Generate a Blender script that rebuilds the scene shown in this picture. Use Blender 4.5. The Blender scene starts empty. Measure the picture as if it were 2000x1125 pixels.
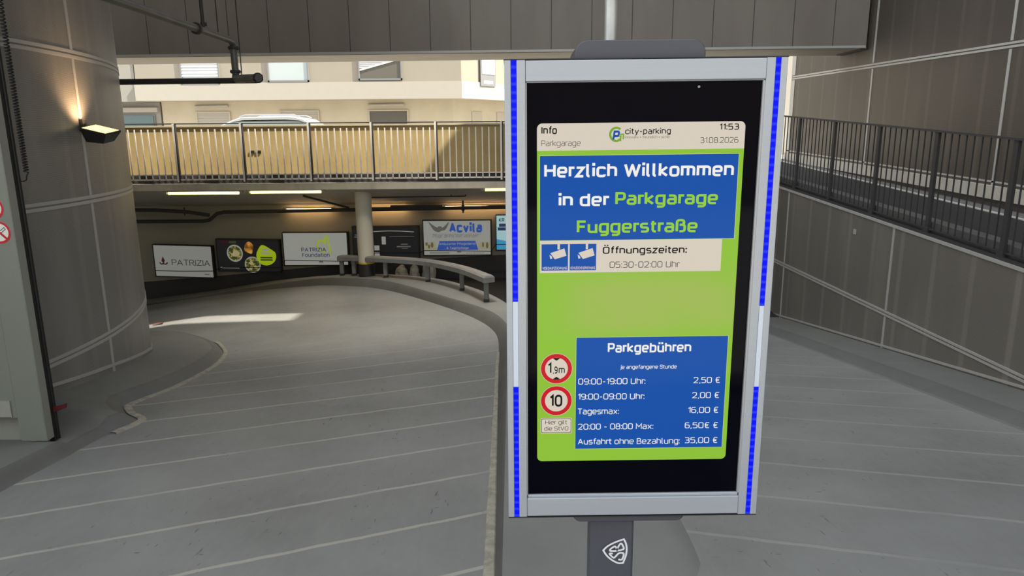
import bpy, bmesh, math, random
from mathutils import Vector, Matrix, noise

random.seed(7)
S = bpy.context.scene
COL = S.collection

# ---------------------------------------------------------------- camera
PITCH, ROLL = 0.2143, 0.0086
fw = Vector((0, math.cos(PITCH), -math.sin(PITCH)))
up0 = Vector((0, math.sin(PITCH), math.cos(PITCH)))
rt = Vector((1, 0, 0)) * math.cos(ROLL) - up0 * math.sin(ROLL)
up = up0 * math.cos(ROLL) + Vector((1, 0, 0)) * math.sin(ROLL)
cd = bpy.data.cameras.new('camera'); cam = bpy.data.objects.new('camera', cd); COL.objects.link(cam)
cd.sensor_width = 36.0; cd.lens = 36.0 * 1376 / 2000; cd.clip_start = 0.05; cd.clip_end = 400
cam.matrix_world = Matrix(((rt.x, up.x, -fw.x, 0), (rt.y, up.y, -fw.y, 0), (rt.z, up.z, -fw.z, 1.6), (0, 0, 0, 1)))
S.camera = cam

# ---------------------------------------------------------------- light, exposure
w = bpy.data.worlds.new('sky'); S.world = w; w.use_nodes = True
bg = w.node_tree.nodes['Background']
bg.inputs[0].default_value = (0.90, 0.95, 1.0, 1); bg.inputs[1].default_value = 1.9
sd = bpy.data.lights.new('sun', 'SUN'); sd.energy = 11.0; sd.angle = math.radians(0.55); sd.color = (1, .93, .80)
sun = bpy.data.objects.new('sun', sd); COL.objects.link(sun); sun.location = (20, -6, 30)
# added spot without a fixture, out of view, brightens floor at the bend
fd = bpy.data.lights.new('added_court_spot', 'SPOT'); fd.energy = 950; fd.color = (1, .92, .76); fd.spot_size = math.radians(74); fd.spot_blend = .9; fd.shadow_soft_size = .5
fo_ = bpy.data.objects.new('added_court_spot', fd); COL.objects.link(fo_); fo_.location = (-.6, 8.9, 4.7); fo_.rotation_euler = Vector((-.17, .22, -1)).to_track_quat('-Z', 'Y').to_euler()
sun.rotation_euler = Vector((-.75, .22, -.9)).to_track_quat('-Z', 'Y').to_euler()
S.view_settings.view_transform = 'Standard'; S.view_settings.look = 'None'
S.view_settings.exposure = 0.0; S.view_settings.gamma = 1.0; S.view_settings.use_curve_mapping = False
S.cycles.use_denoising = True
S.cycles.max_bounces = 8; S.cycles.diffuse_bounces = 5

# ---------------------------------------------------------------- helpers
def lin(c):
    c = c / 255.0
    return c / 12.92 if c <= .04045 else ((c + .055) / 1.055) ** 2.4
def rgb(r, g, b): return (lin(r), lin(g), lin(b), 1)

WLOC = {}
def link(o, parent=None, loc=None):
    COL.objects.link(o)
    if parent is not None:
        o.parent = parent
    return o

def thing(name, label, cat, loc, group=None):
    o = bpy.data.objects.new(name, None); o.empty_display_size = .1
    COL.objects.link(o); o.location = loc; WLOC[o.name] = Vector(loc)
    o['label'] = label; o['category'] = cat
    if group: o['group'] = group
    return o
def tag(o, label, cat, group=None):
    o['label'] = label; o['category'] = cat
    if group: o['group'] = group
    return o
def structure(o):
    o['kind'] = 'structure'; return o

class MB:
    """collects shapes in world coordinates and links them as ONE mesh object"""
    def __init__(s): s.v = []; s.f = []; s.m = []
    def add(s, vs, fs, m=0):
        b = len(s.v); s.v += [Vector(v) for v in vs]
        for f in fs: s.f.append([i + b for i in f]); s.m.append(m)
        return s
    def box(s, x0, x1, y0, y1, z0, z1, m=0):
        return s.add([(x, y, z) for x in (x0, x1) for y in (y0, y1) for z in (z0, z1)],
                     [(0, 1, 3, 2), (4, 6, 7, 5), (0, 4, 5, 1), (2, 3, 7, 6), (0, 2, 6, 4), (1, 5, 7, 3)], m)
    def hexa(s, a, b, m=0):          # two quads a, b (4 points each) joined
        return s.add(list(a) + list(b), [(3, 2, 1, 0), (4, 5, 6, 7), (0, 1, 5, 4), (1, 2, 6, 5), (2, 3, 7, 6), (3, 0, 4, 7)], m)
    def prism(s, pts, ext, m=0):
        n = len(pts); e = Vector(ext); pts = [Vector(p) for p in pts]
        return s.add(pts + [p + e for p in pts], [tuple(range(n))[::-1], tuple(range(n, 2 * n))] +
                     [(i, (i + 1) % n, n + (i + 1) % n, n + i) for i in range(n)], m)
    def poly(s, pts, m=0): return s.add(pts, [tuple(range(len(pts)))], m)
    def tube(s, pts, r, n=10, m=0, closed=False, caps=True):
        pts = [Vector(p) for p in pts]; N = len(pts); ref = None; rings = []
        for i, p in enumerate(pts):
            a = pts[i - 1] if i > 0 else (pts[-1] if closed else p); b = pts[(i + 1) % N] if (i < N - 1 or closed) else p
            t = (b - a).normalized()
            if ref is None:
                ref = t.orthogonal().normalized()
            ref = (ref - t * ref.dot(t)).normalized(); q = t.cross(ref)
            rr = r[i] if isinstance(r, (list, tuple)) else r
            rings.append([p + (ref * math.cos(2 * math.pi * k / n) + q * math.sin(2 * math.pi * k / n)) * rr for k in range(n)])
        vs = [v for R in rings for v in R]; fs = []
        for i in range(N if closed else N - 1):
            for k in range(n):
                j = (i + 1) % N
                fs.append((i * n + k, i * n + (k + 1) % n, j * n + (k + 1) % n, j * n + k))
        if caps and not closed: fs += [tuple(range(n))[::-1], tuple((N - 1) * n + k for k in range(n))]
        return s.add(vs, fs, m)
    def grid(s, rows, m=0):
        nr, nc = len(rows), len(rows[0])
        return s.add([p for r in rows for p in r], [(i * nc + j, i * nc + j + 1, (i + 1) * nc + j + 1, (i + 1) * nc + j) for i in range(nr - 1) for j in range(nc - 1)], m)
    def build(s, name, mats, parent=None, bevel=0, smooth=False, flip=False, recalc=True, origin=None):
        if not isinstance(mats, (list, tuple)): mats = [mats]
        me = bpy.data.meshes.new(name)
        o = bpy.data.objects.new(name, me)
        if parent is not None:
            off = WLOC[parent.name]
        elif origin is not None:
            off = Vector(origin)
        else:
            lo = Vector([min(v[i] for v in s.v) for i in range(3)]); hi = Vector([max(v[i] for v in s.v) for i in range(3)])
            off = Vector(((lo.x + hi.x) / 2, (lo.y + hi.y) / 2, lo.z))
        me.from_pydata([v - off for v in s.v], [], s.f)
        for m in mats: me.materials.append(m)
        for p, i in zip(me.polygons, s.m): p.material_index = i; p.use_smooth = smooth
        if recalc:
            b = bmesh.new(); b.from_mesh(me); bmesh.ops.recalc_face_normals(b, faces=b.faces)
            if flip: bmesh.ops.reverse_faces(b, faces=b.faces)
            b.to_mesh(me); b.free()
        if smooth:
            try: me.set_sharp_from_angle(angle=math.radians(35))
            except Exception: pass
        me.update()
        COL.objects.link(o)
        if parent is not None:
            o.parent = parent; WLOC[o.name] = Vector(off)
        else:
            o.location = off; WLOC[o.name] = Vector(off)
        if bevel:
            md = o.modifiers.new('bevel', 'BEVEL'); md.width = bevel; md.segments = 2; md.limit_method = 'ANGLE'; md.angle_limit = math.radians(40)
        return o

def lerp(a, b, t): return a + (b - a) * t
def interp(tab, x):
    if x <= tab[0][0]:
        (x0, y0), (x1, y1) = tab[0], tab[1]; return y0 + (y1 - y0) * (x - x0) / (x1 - x0)
    for (x0, y0), (x1, y1) in zip(tab, tab[1:]):
        if x <= x1: return y0 + (y1 - y0) * (x - x0) / (x1 - x0)
    return tab[-1][1]
def resample(pts, n):
    pts = [Vector(p) for p in pts]; d = [0]
    for a, b in zip(pts, pts[1:]): d.append(d[-1] + (b - a).length)
    out = []
    for i in range(n):
        t = d[-1] * i / (n - 1); k = 0
        while k < len(pts) - 2 and d[k + 1] < t: k += 1
        u = (t - d[k]) / max(1e-9, d[k + 1] - d[k]); out.append(pts[k].lerp(pts[k + 1], min(1, max(0, u))))
    return out
def smooth_path(pts, n=6):
    pts = [Vector(p) for p in pts]; out = []
    for i in range(len(pts) - 1):
        p0 = pts[max(0, i - 1)]; p1 = pts[i]; p2 = pts[i + 1]; p3 = pts[min(len(pts) - 1, i + 2)]
        for k in range(n):
            t = k / n
            out.append(.5 * ((2 * p1) + (p2 - p0) * t + (2 * p0 - 5 * p1 + 4 * p2 - p3) * t * t + (3 * p1 - 3 * p2 + p3 - p0) * t ** 3))
    out.append(pts[-1]); return out

# ---------------------------------------------------------------- materials
def new_mat(name):
    m = bpy.data.materials.new(name); m.use_nodes = True
    nt = m.node_tree; return m, nt, nt.nodes['Principled BSDF']
def nd(nt, typ, **kw):
    n = nt.nodes.new(typ)
    for k, v in kw.items(): setattr(n, k, v)
    return n
def mth(nt, op, a, b=None, c=None):
    n = nt.nodes.new('ShaderNodeMath'); n.operation = op
    for i, x in enumerate((a, b, c)):
        if x is None: continue
        if isinstance(x, (int, float)): n.inputs[i].default_value = x
        else: nt.links.new(x, n.inputs[i])
    return n.outputs[0]
def mixc(nt, fac, a, b):
    n = nt.nodes.new('ShaderNodeMix'); n.data_type = 'RGBA'
    for i, x in ((0, fac), (6, a), (7, b)):
        if isinstance(x, (int, float)): n.inputs[i].default_value = x
        elif isinstance(x, tuple): n.inputs[i].default_value = x
        else: nt.links.new(x, n.inputs[i])
    return n.outputs[2]
def coords(nt):
    g = nd(nt, 'ShaderNodeNewGeometry'); s = nd(nt, 'ShaderNodeSeparateXYZ'); nt.links.new(g.outputs['Position'], s.inputs[0])
    return g.outputs['Position'], s.outputs[0], s.outputs[1], s.outputs[2]
def noise_tex(nt, vec, scale, detail=4, rough=.55, scl=None):
    if scl:
        mp = nd(nt, 'ShaderNodeMapping'); mp.inputs['Scale'].default_value = scl; nt.links.new(vec, mp.inputs[0]); vec = mp.outputs[0]
    n = nd(nt, 'ShaderNodeTexNoise'); n.inputs['Scale'].default_value = scale; n.inputs['Detail'].default_value = detail; n.inputs['Roughness'].default_value = rough
    nt.links.new(vec, n.inputs['Vector']); return n.outputs['Fac']
def ramp(nt, fac, a, b):
    n = nd(nt, 'ShaderNodeMapRange'); n.inputs[1].default_value = a; n.inputs[2].default_value = b; nt.links.new(fac, n.inputs[0]); return n.outputs[0]
def bump(nt, p, h, strength=.2, dist=.01):
    b = nd(nt, 'ShaderNodeBump'); b.inputs['Strength'].default_value = strength; b.inputs['Distance'].default_value = dist
    nt.links.new(h, b.inputs['Height']); nt.links.new(b.outputs[0], p.inputs['Normal'])

def plain(name, c, rough=.5, metal=0, spec=.5, vary=0, vscale=3, emit=None, es=1.0, bmp=0, dark=None, vscl=None):
    m, nt, p = new_mat(name)
    p.inputs['Base Color'].default_value = c; p.inputs['Roughness'].default_value = rough
    p.inputs['Metallic'].default_value = metal; p.inputs['Specular IOR Level'].default_value = spec
    if vary or bmp:
        pos, x, y, z = coords(nt); n = noise_tex(nt, pos, vscale, 5, .6, vscl)
        if vary:
            d = dark or tuple(v * (1 - vary) for v in c[:3]) + (1,)
            nt.links.new(mixc(nt, ramp(nt, n, .3, .7), d, c), p.inputs['Base Color'])
        if bmp: bump(nt, p, noise_tex(nt, pos, vscale * 14, 4), bmp, .004)
    if emit:
        p.inputs['Emission Color'].default_value = emit; p.inputs['Emission Strength'].default_value = es
    return m
def screen_mat(name, r, g, b, s=1.0):
    return plain(name, (.004, .004, .004, 1), .10, 0, .08, emit=rgb(r, g, b), es=s)

def floor_mat(name, base, a, period, off, slope_sign, limit, linecol, patchy):
    """painted concrete: trowel marks, scuffs and the drive-over grip ridges"""
    m, nt, p = new_mat(name); pos, x, y, z = coords(nt)
    big = noise_tex(nt, pos, .9, 5, .6); fine = noise_tex(nt, pos, 26, 3, .6, (1, .25, 1))
    c = mixc(nt, ramp(nt, big, .3, .72), tuple(v * .80 for v in base[:3]) + (1,), tuple(v * 1.15 for v in base[:3]) + (1,))
    c = mixc(nt, mth(nt, 'MULTIPLY', ramp(nt, fine, .42, .75), .25), c, tuple(v * 1.25 for v in base[:3]) + (1,))
    # scuffs: short dark scratches
    sc = noise_tex(nt, pos, 14, 2, .5, (3.4, .6, 1)); sc2 = noise_tex(nt, pos, 15, 2, .5, (.9, 2.6, 1)); gate = noise_tex(nt, pos, 1.1, 2)
    scr = mth(nt, 'MULTIPLY', mth(nt, 'MAXIMUM', ramp(nt, sc, .70, .73), ramp(nt, sc2, .715, .74)), ramp(nt, gate, .42, .55))
    c = mixc(nt, mth(nt, 'MULTIPLY', scr, .75), c, tuple(v * .38 for v in base[:3]) + (1,))
    # ridges
    wob = mth(nt, 'MULTIPLY', mth(nt, 'SUBTRACT', noise_tex(nt, pos, 5, 2), .5), .03)
    t = mth(nt, 'ADD', mth(nt, 'MULTIPLY_ADD', x, slope_sign * a, y), wob)
    t = mth(nt, 'DIVIDE', mth(nt, 'SUBTRACT', t, off), period)
    fr = mth(nt, 'ABSOLUTE', mth(nt, 'SUBTRACT', t, mth(nt, 'ROUND', t)))
    line = ramp(nt, fr, .032, .020)
    line = mth(nt, 'MULTIPLY', line, ramp(nt, y, limit, limit - 1.6))
    pn = noise_tex(nt, pos, 1.3, 2)
    line = mth(nt, 'MULTIPLY', line, ramp(nt, pn, .5 - patchy, .62 - patchy * .6))
    c = mixc(nt, mth(nt, 'MULTIPLY', line, .62), c, linecol)
    nt.links.new(c, p.inputs['Base Color']); p.inputs['Roughness'].default_value = .5; p.inputs['Specular IOR Level'].default_value = .35
    h = mth(nt, 'ADD', mth(nt, 'MULTIPLY', fine, .35), mth(nt, 'ADD', line, mth(nt, 'MULTIPLY', scr, -.5)))
    bump(nt, p, h, .25, .006)
    return m
FLOOR_C = (.250, .253, .246, 1)
M_floor = floor_mat('painted_concrete_left', FLOOR_C, .455, .557, 3.40, -1, 8.2, (.50, .48, .41, 1), .32)
M_floor_r = floor_mat('painted_concrete_right', (.252, .254, .250, 1), .325, .605, 3.26, 1, 9.0, (.36, .36, .345, 1), .26)
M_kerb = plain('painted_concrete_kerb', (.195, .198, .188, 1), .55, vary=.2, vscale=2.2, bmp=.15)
M_kerbface_l = plain('mid_grey_kerb_face', (.15, .152, .145, 1), .6, vary=.2, vscale=3)  # a tone darker than the kerb top
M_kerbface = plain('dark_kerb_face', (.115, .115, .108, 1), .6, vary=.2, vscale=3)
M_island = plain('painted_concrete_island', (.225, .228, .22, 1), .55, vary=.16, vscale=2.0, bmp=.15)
M_mortar = plain('rough_mortar_joint', (.50, .47, .38, 1), .8, vary=.45, vscale=18, bmp=.8)

def perf_mat(name, base, mode, stud=.61, studoff=0.0, vis=.30):
    """perforated sheet: round holes, faint lighter bands where studs stand behind"""
    m, nt, p = new_mat(name); pos, x, y, z = coords(nt)
    if mode == 'cyl':
        u = mth(nt, 'MULTIPLY', mth(nt, 'ARCTAN2', mth(nt, 'SUBTRACT', y, 5.63), mth(nt, 'ADD', x, 7.67)), 4.12)
    else: u = y
    k = 2 * math.pi / .016
    d = mth(nt, 'MULTIPLY', mth(nt, 'SINE', mth(nt, 'MULTIPLY', u, k)), mth(nt, 'SINE', mth(nt, 'MULTIPLY', z, k)))
    hole = ramp(nt, mth(nt, 'ABSOLUTE', d), .25, .5)
    t = mth(nt, 'DIVIDE', mth(nt, 'SUBTRACT', u, studoff), stud)
    fr = mth(nt, 'ABSOLUTE', mth(nt, 'SUBTRACT', t, mth(nt, 'ROUND', t)))
    st = mth(nt, 'MULTIPLY', ramp(nt, fr, .075, .045), mth(nt, 'MULTIPLY', noise_tex(nt, pos, .8, 2), vis))
    b = base
    c = mixc(nt, hole, b, tuple(v * .30 for v in b[:3]) + (1,))
    c = mixc(nt, st, c, tuple(min(1, v * 1.9) for v in b[:3]) + (1,))
    stn = noise_tex(nt, pos, 1.2, 4, .6, (1, 1, .25))
    c = mixc(nt, mth(nt, 'MULTIPLY', ramp(nt, stn, .5, .8), .25), c, tuple(v * 1.7 for v in b[:3]) + (1,))
    nt.links.new(c, p.inputs['Base Color']); p.inputs['Roughness'].default_value = .42; p.inputs['Specular IOR Level'].default_value = .5
    p.inputs['Metallic'].default_value = .15
    return m
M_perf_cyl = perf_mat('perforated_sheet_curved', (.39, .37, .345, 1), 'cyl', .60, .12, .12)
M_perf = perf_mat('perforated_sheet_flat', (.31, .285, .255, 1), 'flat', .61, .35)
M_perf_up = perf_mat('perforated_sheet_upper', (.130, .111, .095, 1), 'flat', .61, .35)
M_trim = plain('light_joint_profile', (.52, .51, .49, 1), .5, .2)
M_clad, nt, p = new_mat('overhead_cladding'); pos, x, y, z = coords(nt)
t = mth(nt, 'DIVIDE', mth(nt, 'ADD', x, 4.12), .69)
fr = mth(nt, 'ABSOLUTE', mth(nt, 'SUBTRACT', t, mth(nt, 'ROUND', t)))
c = mixc(nt, ramp(nt, noise_tex(nt, pos, 1.6, 4, .6, (1, 1, .3)), .3, .7), (.205, .18, .155, 1), (.25, .222, .192, 1))
c = mixc(nt, ramp(nt, fr, .014, .006), c, (.05, .046, .042, 1))
nt.links.new(c, p.inputs['Base Color']); p.inputs['Roughness'].default_value = .5
M_soffit = plain('soffit_board', (.42, .38, .31, 1), .7, vary=.12, vscale=2)
M_ceiling = plain('ceiling_concrete', (.32, .31, .29, 1), .8, vary=.1)

def concrete(name, c, top=None, stain=.35):
    m, nt, p = new_mat(name); pos, x, y, z = coords(nt)
    n = noise_tex(nt, pos, 2.2, 6, .65); v = noise_tex(nt, pos, 3.5, 4, .6, (1, 1, .12)); f = noise_tex(nt, pos, 30, 3)
    cc = mixc(nt, ramp(nt, n, .3, .7), tuple(q * .8 for q in c[:3]) + (1,), c)
    cc = mixc(nt, mth(nt, 'MULTIPLY', ramp(nt, v, .45, .75), stain), cc, tuple(q * .42 for q in c[:3]) + (1,))
    if top is not None:   # moss and soot run down from the coping
        g = mth(nt, 'MULTIPLY', ramp(nt, mth(nt, 'ADD', z, mth(nt, 'MULTIPLY', n, .35)), top - .10, top + .16), .42)
        cc = mixc(nt, g, cc, (.17, .15, .06, 1))
    nt.links.new(cc, p.inputs['Base Color']); p.inputs['Roughness'].default_value = .85
    bump(nt, p, f, .3, .005); return m
M_parapet = concrete('weathered_concrete', (.60, .45, .205, 1), 1.86, .28)
M_coping = plain('pale_coping', (.70, .60, .42, 1), .8, vary=.2, vscale=6)
M_fascia = concrete('slab_edge_concrete', (.66, .59, .47, 1), None, .5)
M_plaster = plain('garage_wall_paint', (.34, .315, .25, 1), .8, vary=.08, vscale=1.0)
M_wallbase = plain('dark_wall_base_paint', (.045, .043, .045, 1), .6, vary=.2)
M_under = plain('underside_paint', (.46, .44, .39, 1), .8, vary=.1, vscale=1.5)
M_asphalt = plain('dark_asphalt', (.026, .0245, .0245, 1), .85, vary=.25, vscale=3, bmp=.4)
M_asphalt_l = plain('worn_asphalt', (.13, .125, .12, 1), .85, vary=.3, vscale=5)
M_path = plain('grey_walkway', (.17, .165, .16, 1), .8, vary=.15)
M_street = plain('pale_street_paving', (.42, .40, .36, 1), .9, vary=.12)
M_whitekerb = plain('white_kerb_paint', (.62, .58, .50, 1), .7, vary=.2, vscale=4)
M_roadline = plain('white_road_marking', (.62, .60, .55, 1), .7, vary=.25, vscale=8)
M_stucco = plain('cream_stucco', (.70, .64, .54, 1), .9, vary=.07, vscale=.9, bmp=.1)
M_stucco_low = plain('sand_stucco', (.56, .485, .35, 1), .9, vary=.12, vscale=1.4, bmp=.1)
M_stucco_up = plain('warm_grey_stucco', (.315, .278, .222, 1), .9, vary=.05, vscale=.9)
M_cream = plain('cream_paint', (.40, .365, .31, 1), .85, vary=.03)

M_galv = plain('galvanised_steel', (.55, .56, .56, 1), .45, .6, vary=.2, vscale=20)
M_galv_w = plain('pale_galvanised_bar', (.93, .86, .78, 1), .55, 0)
M_rail = plain('anthracite_railing_paint', (.050, .050, .054, 1), .5, .1)
M_guard = plain('grey_guard_rail_steel', (.30, .30, .30, 1), .45, .3, vary=.2, vscale=6)
M_guard_post = plain('guard_post_steel', (.20, .20, .195, 1), .5, .2, vary=.2)
M_black = plain('black_rubber', (.010, .010, .010, 1), .6)
M_blackpaint = plain('black_paint', (.022, .022, .024, 1), .5)
M_yellow = plain('yellow_band_paint', (.62, .43, .03, 1), .6)
M_pillar = plain('pale_pillar_paint', (.66, .62, .52, 1), .6, vary=.06)
M_iron = plain('grey_cast_iron', (.17, .165, .15, 1), .45, .2, vary=.25, vscale=5)
M_iron2 = plain('dark_pipe_paint', (.035, .034, .033, 1), .6)
M_postgrey = plain('grey_green_powder_coat', (.20, .215, .185, 1), .35, 0, vary=.07, vscale=1.5)
M_postside = plain('grey_powder_coat', (.30, .30, .265, 1), .4, 0)
M_red = plain('red_reflector_plastic', (.085, .006, .010, 1), .3)
M_signred = plain('sign_red', rgb(190, 20, 35), .5)
M_signwhite = plain('sign_white', rgb(225, 225, 220), .5)
M_signblack = plain('sign_black', rgb(25, 25, 25), .5)
M_tube = plain('fluorescent_tube', (.9, .9, .8, 1), .4, emit=(1.0, .76, .20, 1), es=4.0)
M_tube_warm = plain('warm_tube', (.9, .8, .6, 1), .4, emit=(1.0, .60, .27, 1), es=12.0)
M_fixture = plain('lamp_housing_grey', (.36, .35, .33, 1), .5)
M_lens = plain('flood_lens', (.9, .8, .5, 1), .3, emit=(1.0, .74, .25, 1), es=2.2)
M_floodbody = plain('flood_housing', (.035, .033, .032, 1), .5)
M_bag = plain('pale_plastic_sack', (.34, .325, .29, 1), .5, vary=.3, vscale=6)
M_leaf = plain('dry_red_leaf', (.13, .035, .025, 1), .8, vary=.3, vscale=20)

# kiosk
M_alu = plain('anodised_aluminium', (.44, .475, .535, 1), .40, .35, vary=.05, vscale=8, vscl=(.2, 1, 30))
M_alu_edge = plain('aluminium_edge', (.42, .43, .46, 1), .4, .5)
M_anth = plain('anthracite_powder_coat', (.074, .078, .098, 1), .45, 0, vary=.06, vscale=60)
M_glass = plain('black_display_glass', (.001, .001, .004, 1), .06, 0, .09)
M_ledclear = plain('clear_led_cover', (.62, .68, .80, 1), .25)
def led_mat():
    m, nt, p = new_mat('blue_led_strip'); pos, x, y, z = coords(nt)
    f = mth(nt, 'ABSOLUTE', mth(nt, 'SINE', mth(nt, 'MULTIPLY', z, math.pi / .0165)))
    nt.links.new(mixc(nt, ramp(nt, f, .15, .75), rgb(40, 62, 240), rgb(3, 14, 246)), p.inputs['Emission Color'])
    p.inputs['Base Color'].default_value = (.001, .001, .02, 1); p.inputs['Specular IOR Level'].default_value = .1; p.inputs['Emission Strength'].default_value = 1.0; return m
M_led = led_mat()
E_green = screen_mat('screen_green', 140, 190, 52)
E_head = screen_mat('screen_beige', 214, 204, 189)
E_blue = screen_mat('screen_blue', 20, 80, 166)
E_white = screen_mat('screen_white', 240, 238, 232)
E_lime = screen_mat('screen_lime', 150, 205, 62)
E_black = screen_mat('screen_black', 16, 16, 18)
E_grey = screen_mat('screen_dark_grey', 52, 50, 48)
E_lgreen = screen_mat('screen_logo_green', 118, 165, 50)
E_red = screen_mat('screen_red', 200, 28, 40)
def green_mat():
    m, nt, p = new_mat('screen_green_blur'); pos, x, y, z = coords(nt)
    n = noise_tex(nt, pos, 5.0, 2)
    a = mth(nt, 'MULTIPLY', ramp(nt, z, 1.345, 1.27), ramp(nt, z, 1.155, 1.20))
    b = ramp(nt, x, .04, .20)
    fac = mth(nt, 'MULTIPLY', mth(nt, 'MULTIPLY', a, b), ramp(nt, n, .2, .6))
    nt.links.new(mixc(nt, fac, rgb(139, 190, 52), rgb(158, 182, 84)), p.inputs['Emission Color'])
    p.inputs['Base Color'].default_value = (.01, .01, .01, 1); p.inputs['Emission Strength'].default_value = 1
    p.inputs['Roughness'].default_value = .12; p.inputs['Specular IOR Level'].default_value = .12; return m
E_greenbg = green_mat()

# ---------------------------------------------------------------- stroke lettering
GL = {
'A':"0,0 2.6,7,.5 5.2,0;.9,2.2 4.3,2.2", 'B':"c0,3.7,0 0,7,0 4,7 4,3.7;c0,0,0 0,3.7,0 4.5,3.7 4.5,0", 'C':"4.4,5.6 4.4,7 0,7 0,0 4.4,0 4.4,1.4",
'D':"c0,0,0 0,7,0 4.7,7 4.7,0", 'E':"4.2,7 0,7,0 0,0,0 4.2,0;0,3.6 3.8,3.6", 'F':"4.2,7 0,7,0 0,0;0,3.6 3.8,3.6", 'G':"4.5,5.8 4.5,7 0,7 0,0 4.6,0 4.6,3.3,0 2.6,3.3",
'H':"0,0 0,7;5,0 5,7;0,3.6 5,3.6", 'I':"0,0 0,7", 'K':"0,0 0,7;4.5,7 .5,3.4,0 4.7,0", 'M':"0,0 0,7,0 3,2.6,0 6,7,0 6,0", 'N':"0,0 0,7,0 4.8,0,0 4.8,7",
'O':"c0,0 0,7 5,7 5,0", 'P':"0,0 0,7,0 4.4,7 4.4,3 0,3", 'R':"0,0 0,7,0 4.4,7 4.4,3.2 0,3.2;2.3,3.2 4.7,0", 'S':"4.6,5.4 4.6,7 0,7 0,3.6 4.6,3.6 4.6,0 0,0 0,1.6",
'T':"0,7 5,7;2.5,7 2.5,0", 'U':"0,7 0,0 4.8,0 4.8,7", 'V':"0,7 2.6,0,.4 5.2,7", 'W':"0,7 2,0,.3 4,6.6,.3 6,0,.3 8,7", 'Z':"0,7 4.6,7,0 0,0,0 4.6,0",
'a':"0.3,5.2 4,5.2 4,0;4,2.9 0,2.9 0,0 4,0", 'b':"0,7.4 0,0,0 4.2,0 4.2,5.2 0,5.2", 'c':"3.9,4.2 3.9,5.2 0,5.2 0,0 3.9,0 3.9,1", 'd':"4.2,7.4 4.2,0,0 0,0 0,5.2 4.2,5.2",
'e':"3.9,0 0,0 0,5.2 4.2,5.2 4.2,2.5,.6 0,2.5", 'f':"2.8,7.4 1,7.4 1,0;0,5.2 2.6,5.2", 'g':"4.2,0 0,0 0,5.2 4.2,5.2,0 4.2,-2 .3,-2", 'h':"0,7.4 0,0;0,5.2 4.1,5.2 4.1,0",
'i':"0,0 0,5.2;d0,7.2", 'j':"0.9,5.2 .9,-2 -.4,-2;d.9,7.2", 'k':"0,0 0,7.4;3.9,5.2 .5,2.5,0 4,0", 'l':"0,7.4 0,0 1.2,0", 'm':"0,0 0,5.2,0 6.6,5.2 6.6,0;3.3,5.2 3.3,0",
'n':"0,0 0,5.2,0 4.1,5.2 4.1,0", 'o':"c0,0 0,5.2 4.2,5.2 4.2,0", 'p':"0,-2 0,5.2,0 4.2,5.2 4.2,0 0,0", 'r':"0,0 0,5.2,0 2.5,5.2", 's':"3.7,5.2 0,5.2 0,2.7 3.8,2.7 3.8,0 0,0",
't':".8,7 .8,0 2.6,0;-.3,5.2 2.6,5.2", 'u':"0,5.2 0,0 4.1,0,0 4.1,5.2", 'v':"0,5.2 2.1,0,.3 4.2,5.2", 'w':"0,5.2 1.5,0,.3 3,4.9,.3 4.5,0,.3 6,5.2", 'x':"0,5.2 4.2,0;0,0 4.2,5.2",
'y':"0,5.2 2.2,0;4.4,5.2 1.5,-2 .4,-2", 'z':"0,5.2 3.8,5.2,0 0,0,0 3.8,0", 'ß':"0,0 0,7.4 3.9,7.4 3.9,4.3 1.5,4.3;2.9,4.3 4.4,4.3 4.4,0 1.5,0",
'ü':"0,5.2 0,0 4.1,0,0 4.1,5.2;d.9,7.2;d3.2,7.2", 'ö':"c0,0 0,5.2 4.2,5.2 4.2,0;d.9,7.2;d3.2,7.2", 'ä':"0.3,5.2 4,5.2 4,0;4,2.9 0,2.9 0,0 4,0;d.9,7.2;d3.2,7.2", 'Ö':"c0,0 0,7 5,7 5,0;d1.3,9;d3.7,9",
'0':"c0,0 0,7 4.7,7 4.7,0", '1':"0,5.6 1.9,7,0 1.9,0", '2':"0,5.9 0,7 4.3,7 4.3,3.9 0,0,0 4.6,0", '3':"0,7 4.3,7 4.3,3.7 1.2,3.7;2.9,3.7 4.6,3.7 4.6,0 0,0",
'4':"3.4,0 3.4,7,0 0,2,0 4.8,2", '5':"4.2,7 .2,7,0 0,4.1,0 4.5,4.1 4.5,0 0,0", '6':"4.1,7 0,7 0,0 4.5,0 4.5,4 0,4", '8':"c.2,3.7 .2,7 4.4,7 4.4,3.7;c0,0 0,3.7 4.6,3.7 4.6,0", '9':".4,0 4.5,0 4.5,7 0,7 0,3 4.5,3",
':':"d0,.2;d0,4.6", '.':"d0,.1", ',':".5,.5 0,-1.3", '-':"0,2.9 2.7,2.9", '€':"4.8,7 1,7 1,0 4.8,0;0,4.3 3.9,4.3;0,2.7 3.7,2.7", '&':"4.6,0 .8,5.6 .8,7 3.2,7 3.2,5 0,2.4 0,0 3,0 4.7,2.8", '»':"0,4.6 1.5,2.8,0 0,1;1.9,4.6 3.4,2.8,0 1.9,1",
}
def parse(s):
    out = []
    for part in s.split(';'):
        kind = 'o'
        if part[0] in 'cd': kind = part[0]; part = part[1:]
        out.append((kind, [tuple(float(q) for q in t.split(',')) for t in part.split()]))
    return out
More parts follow.
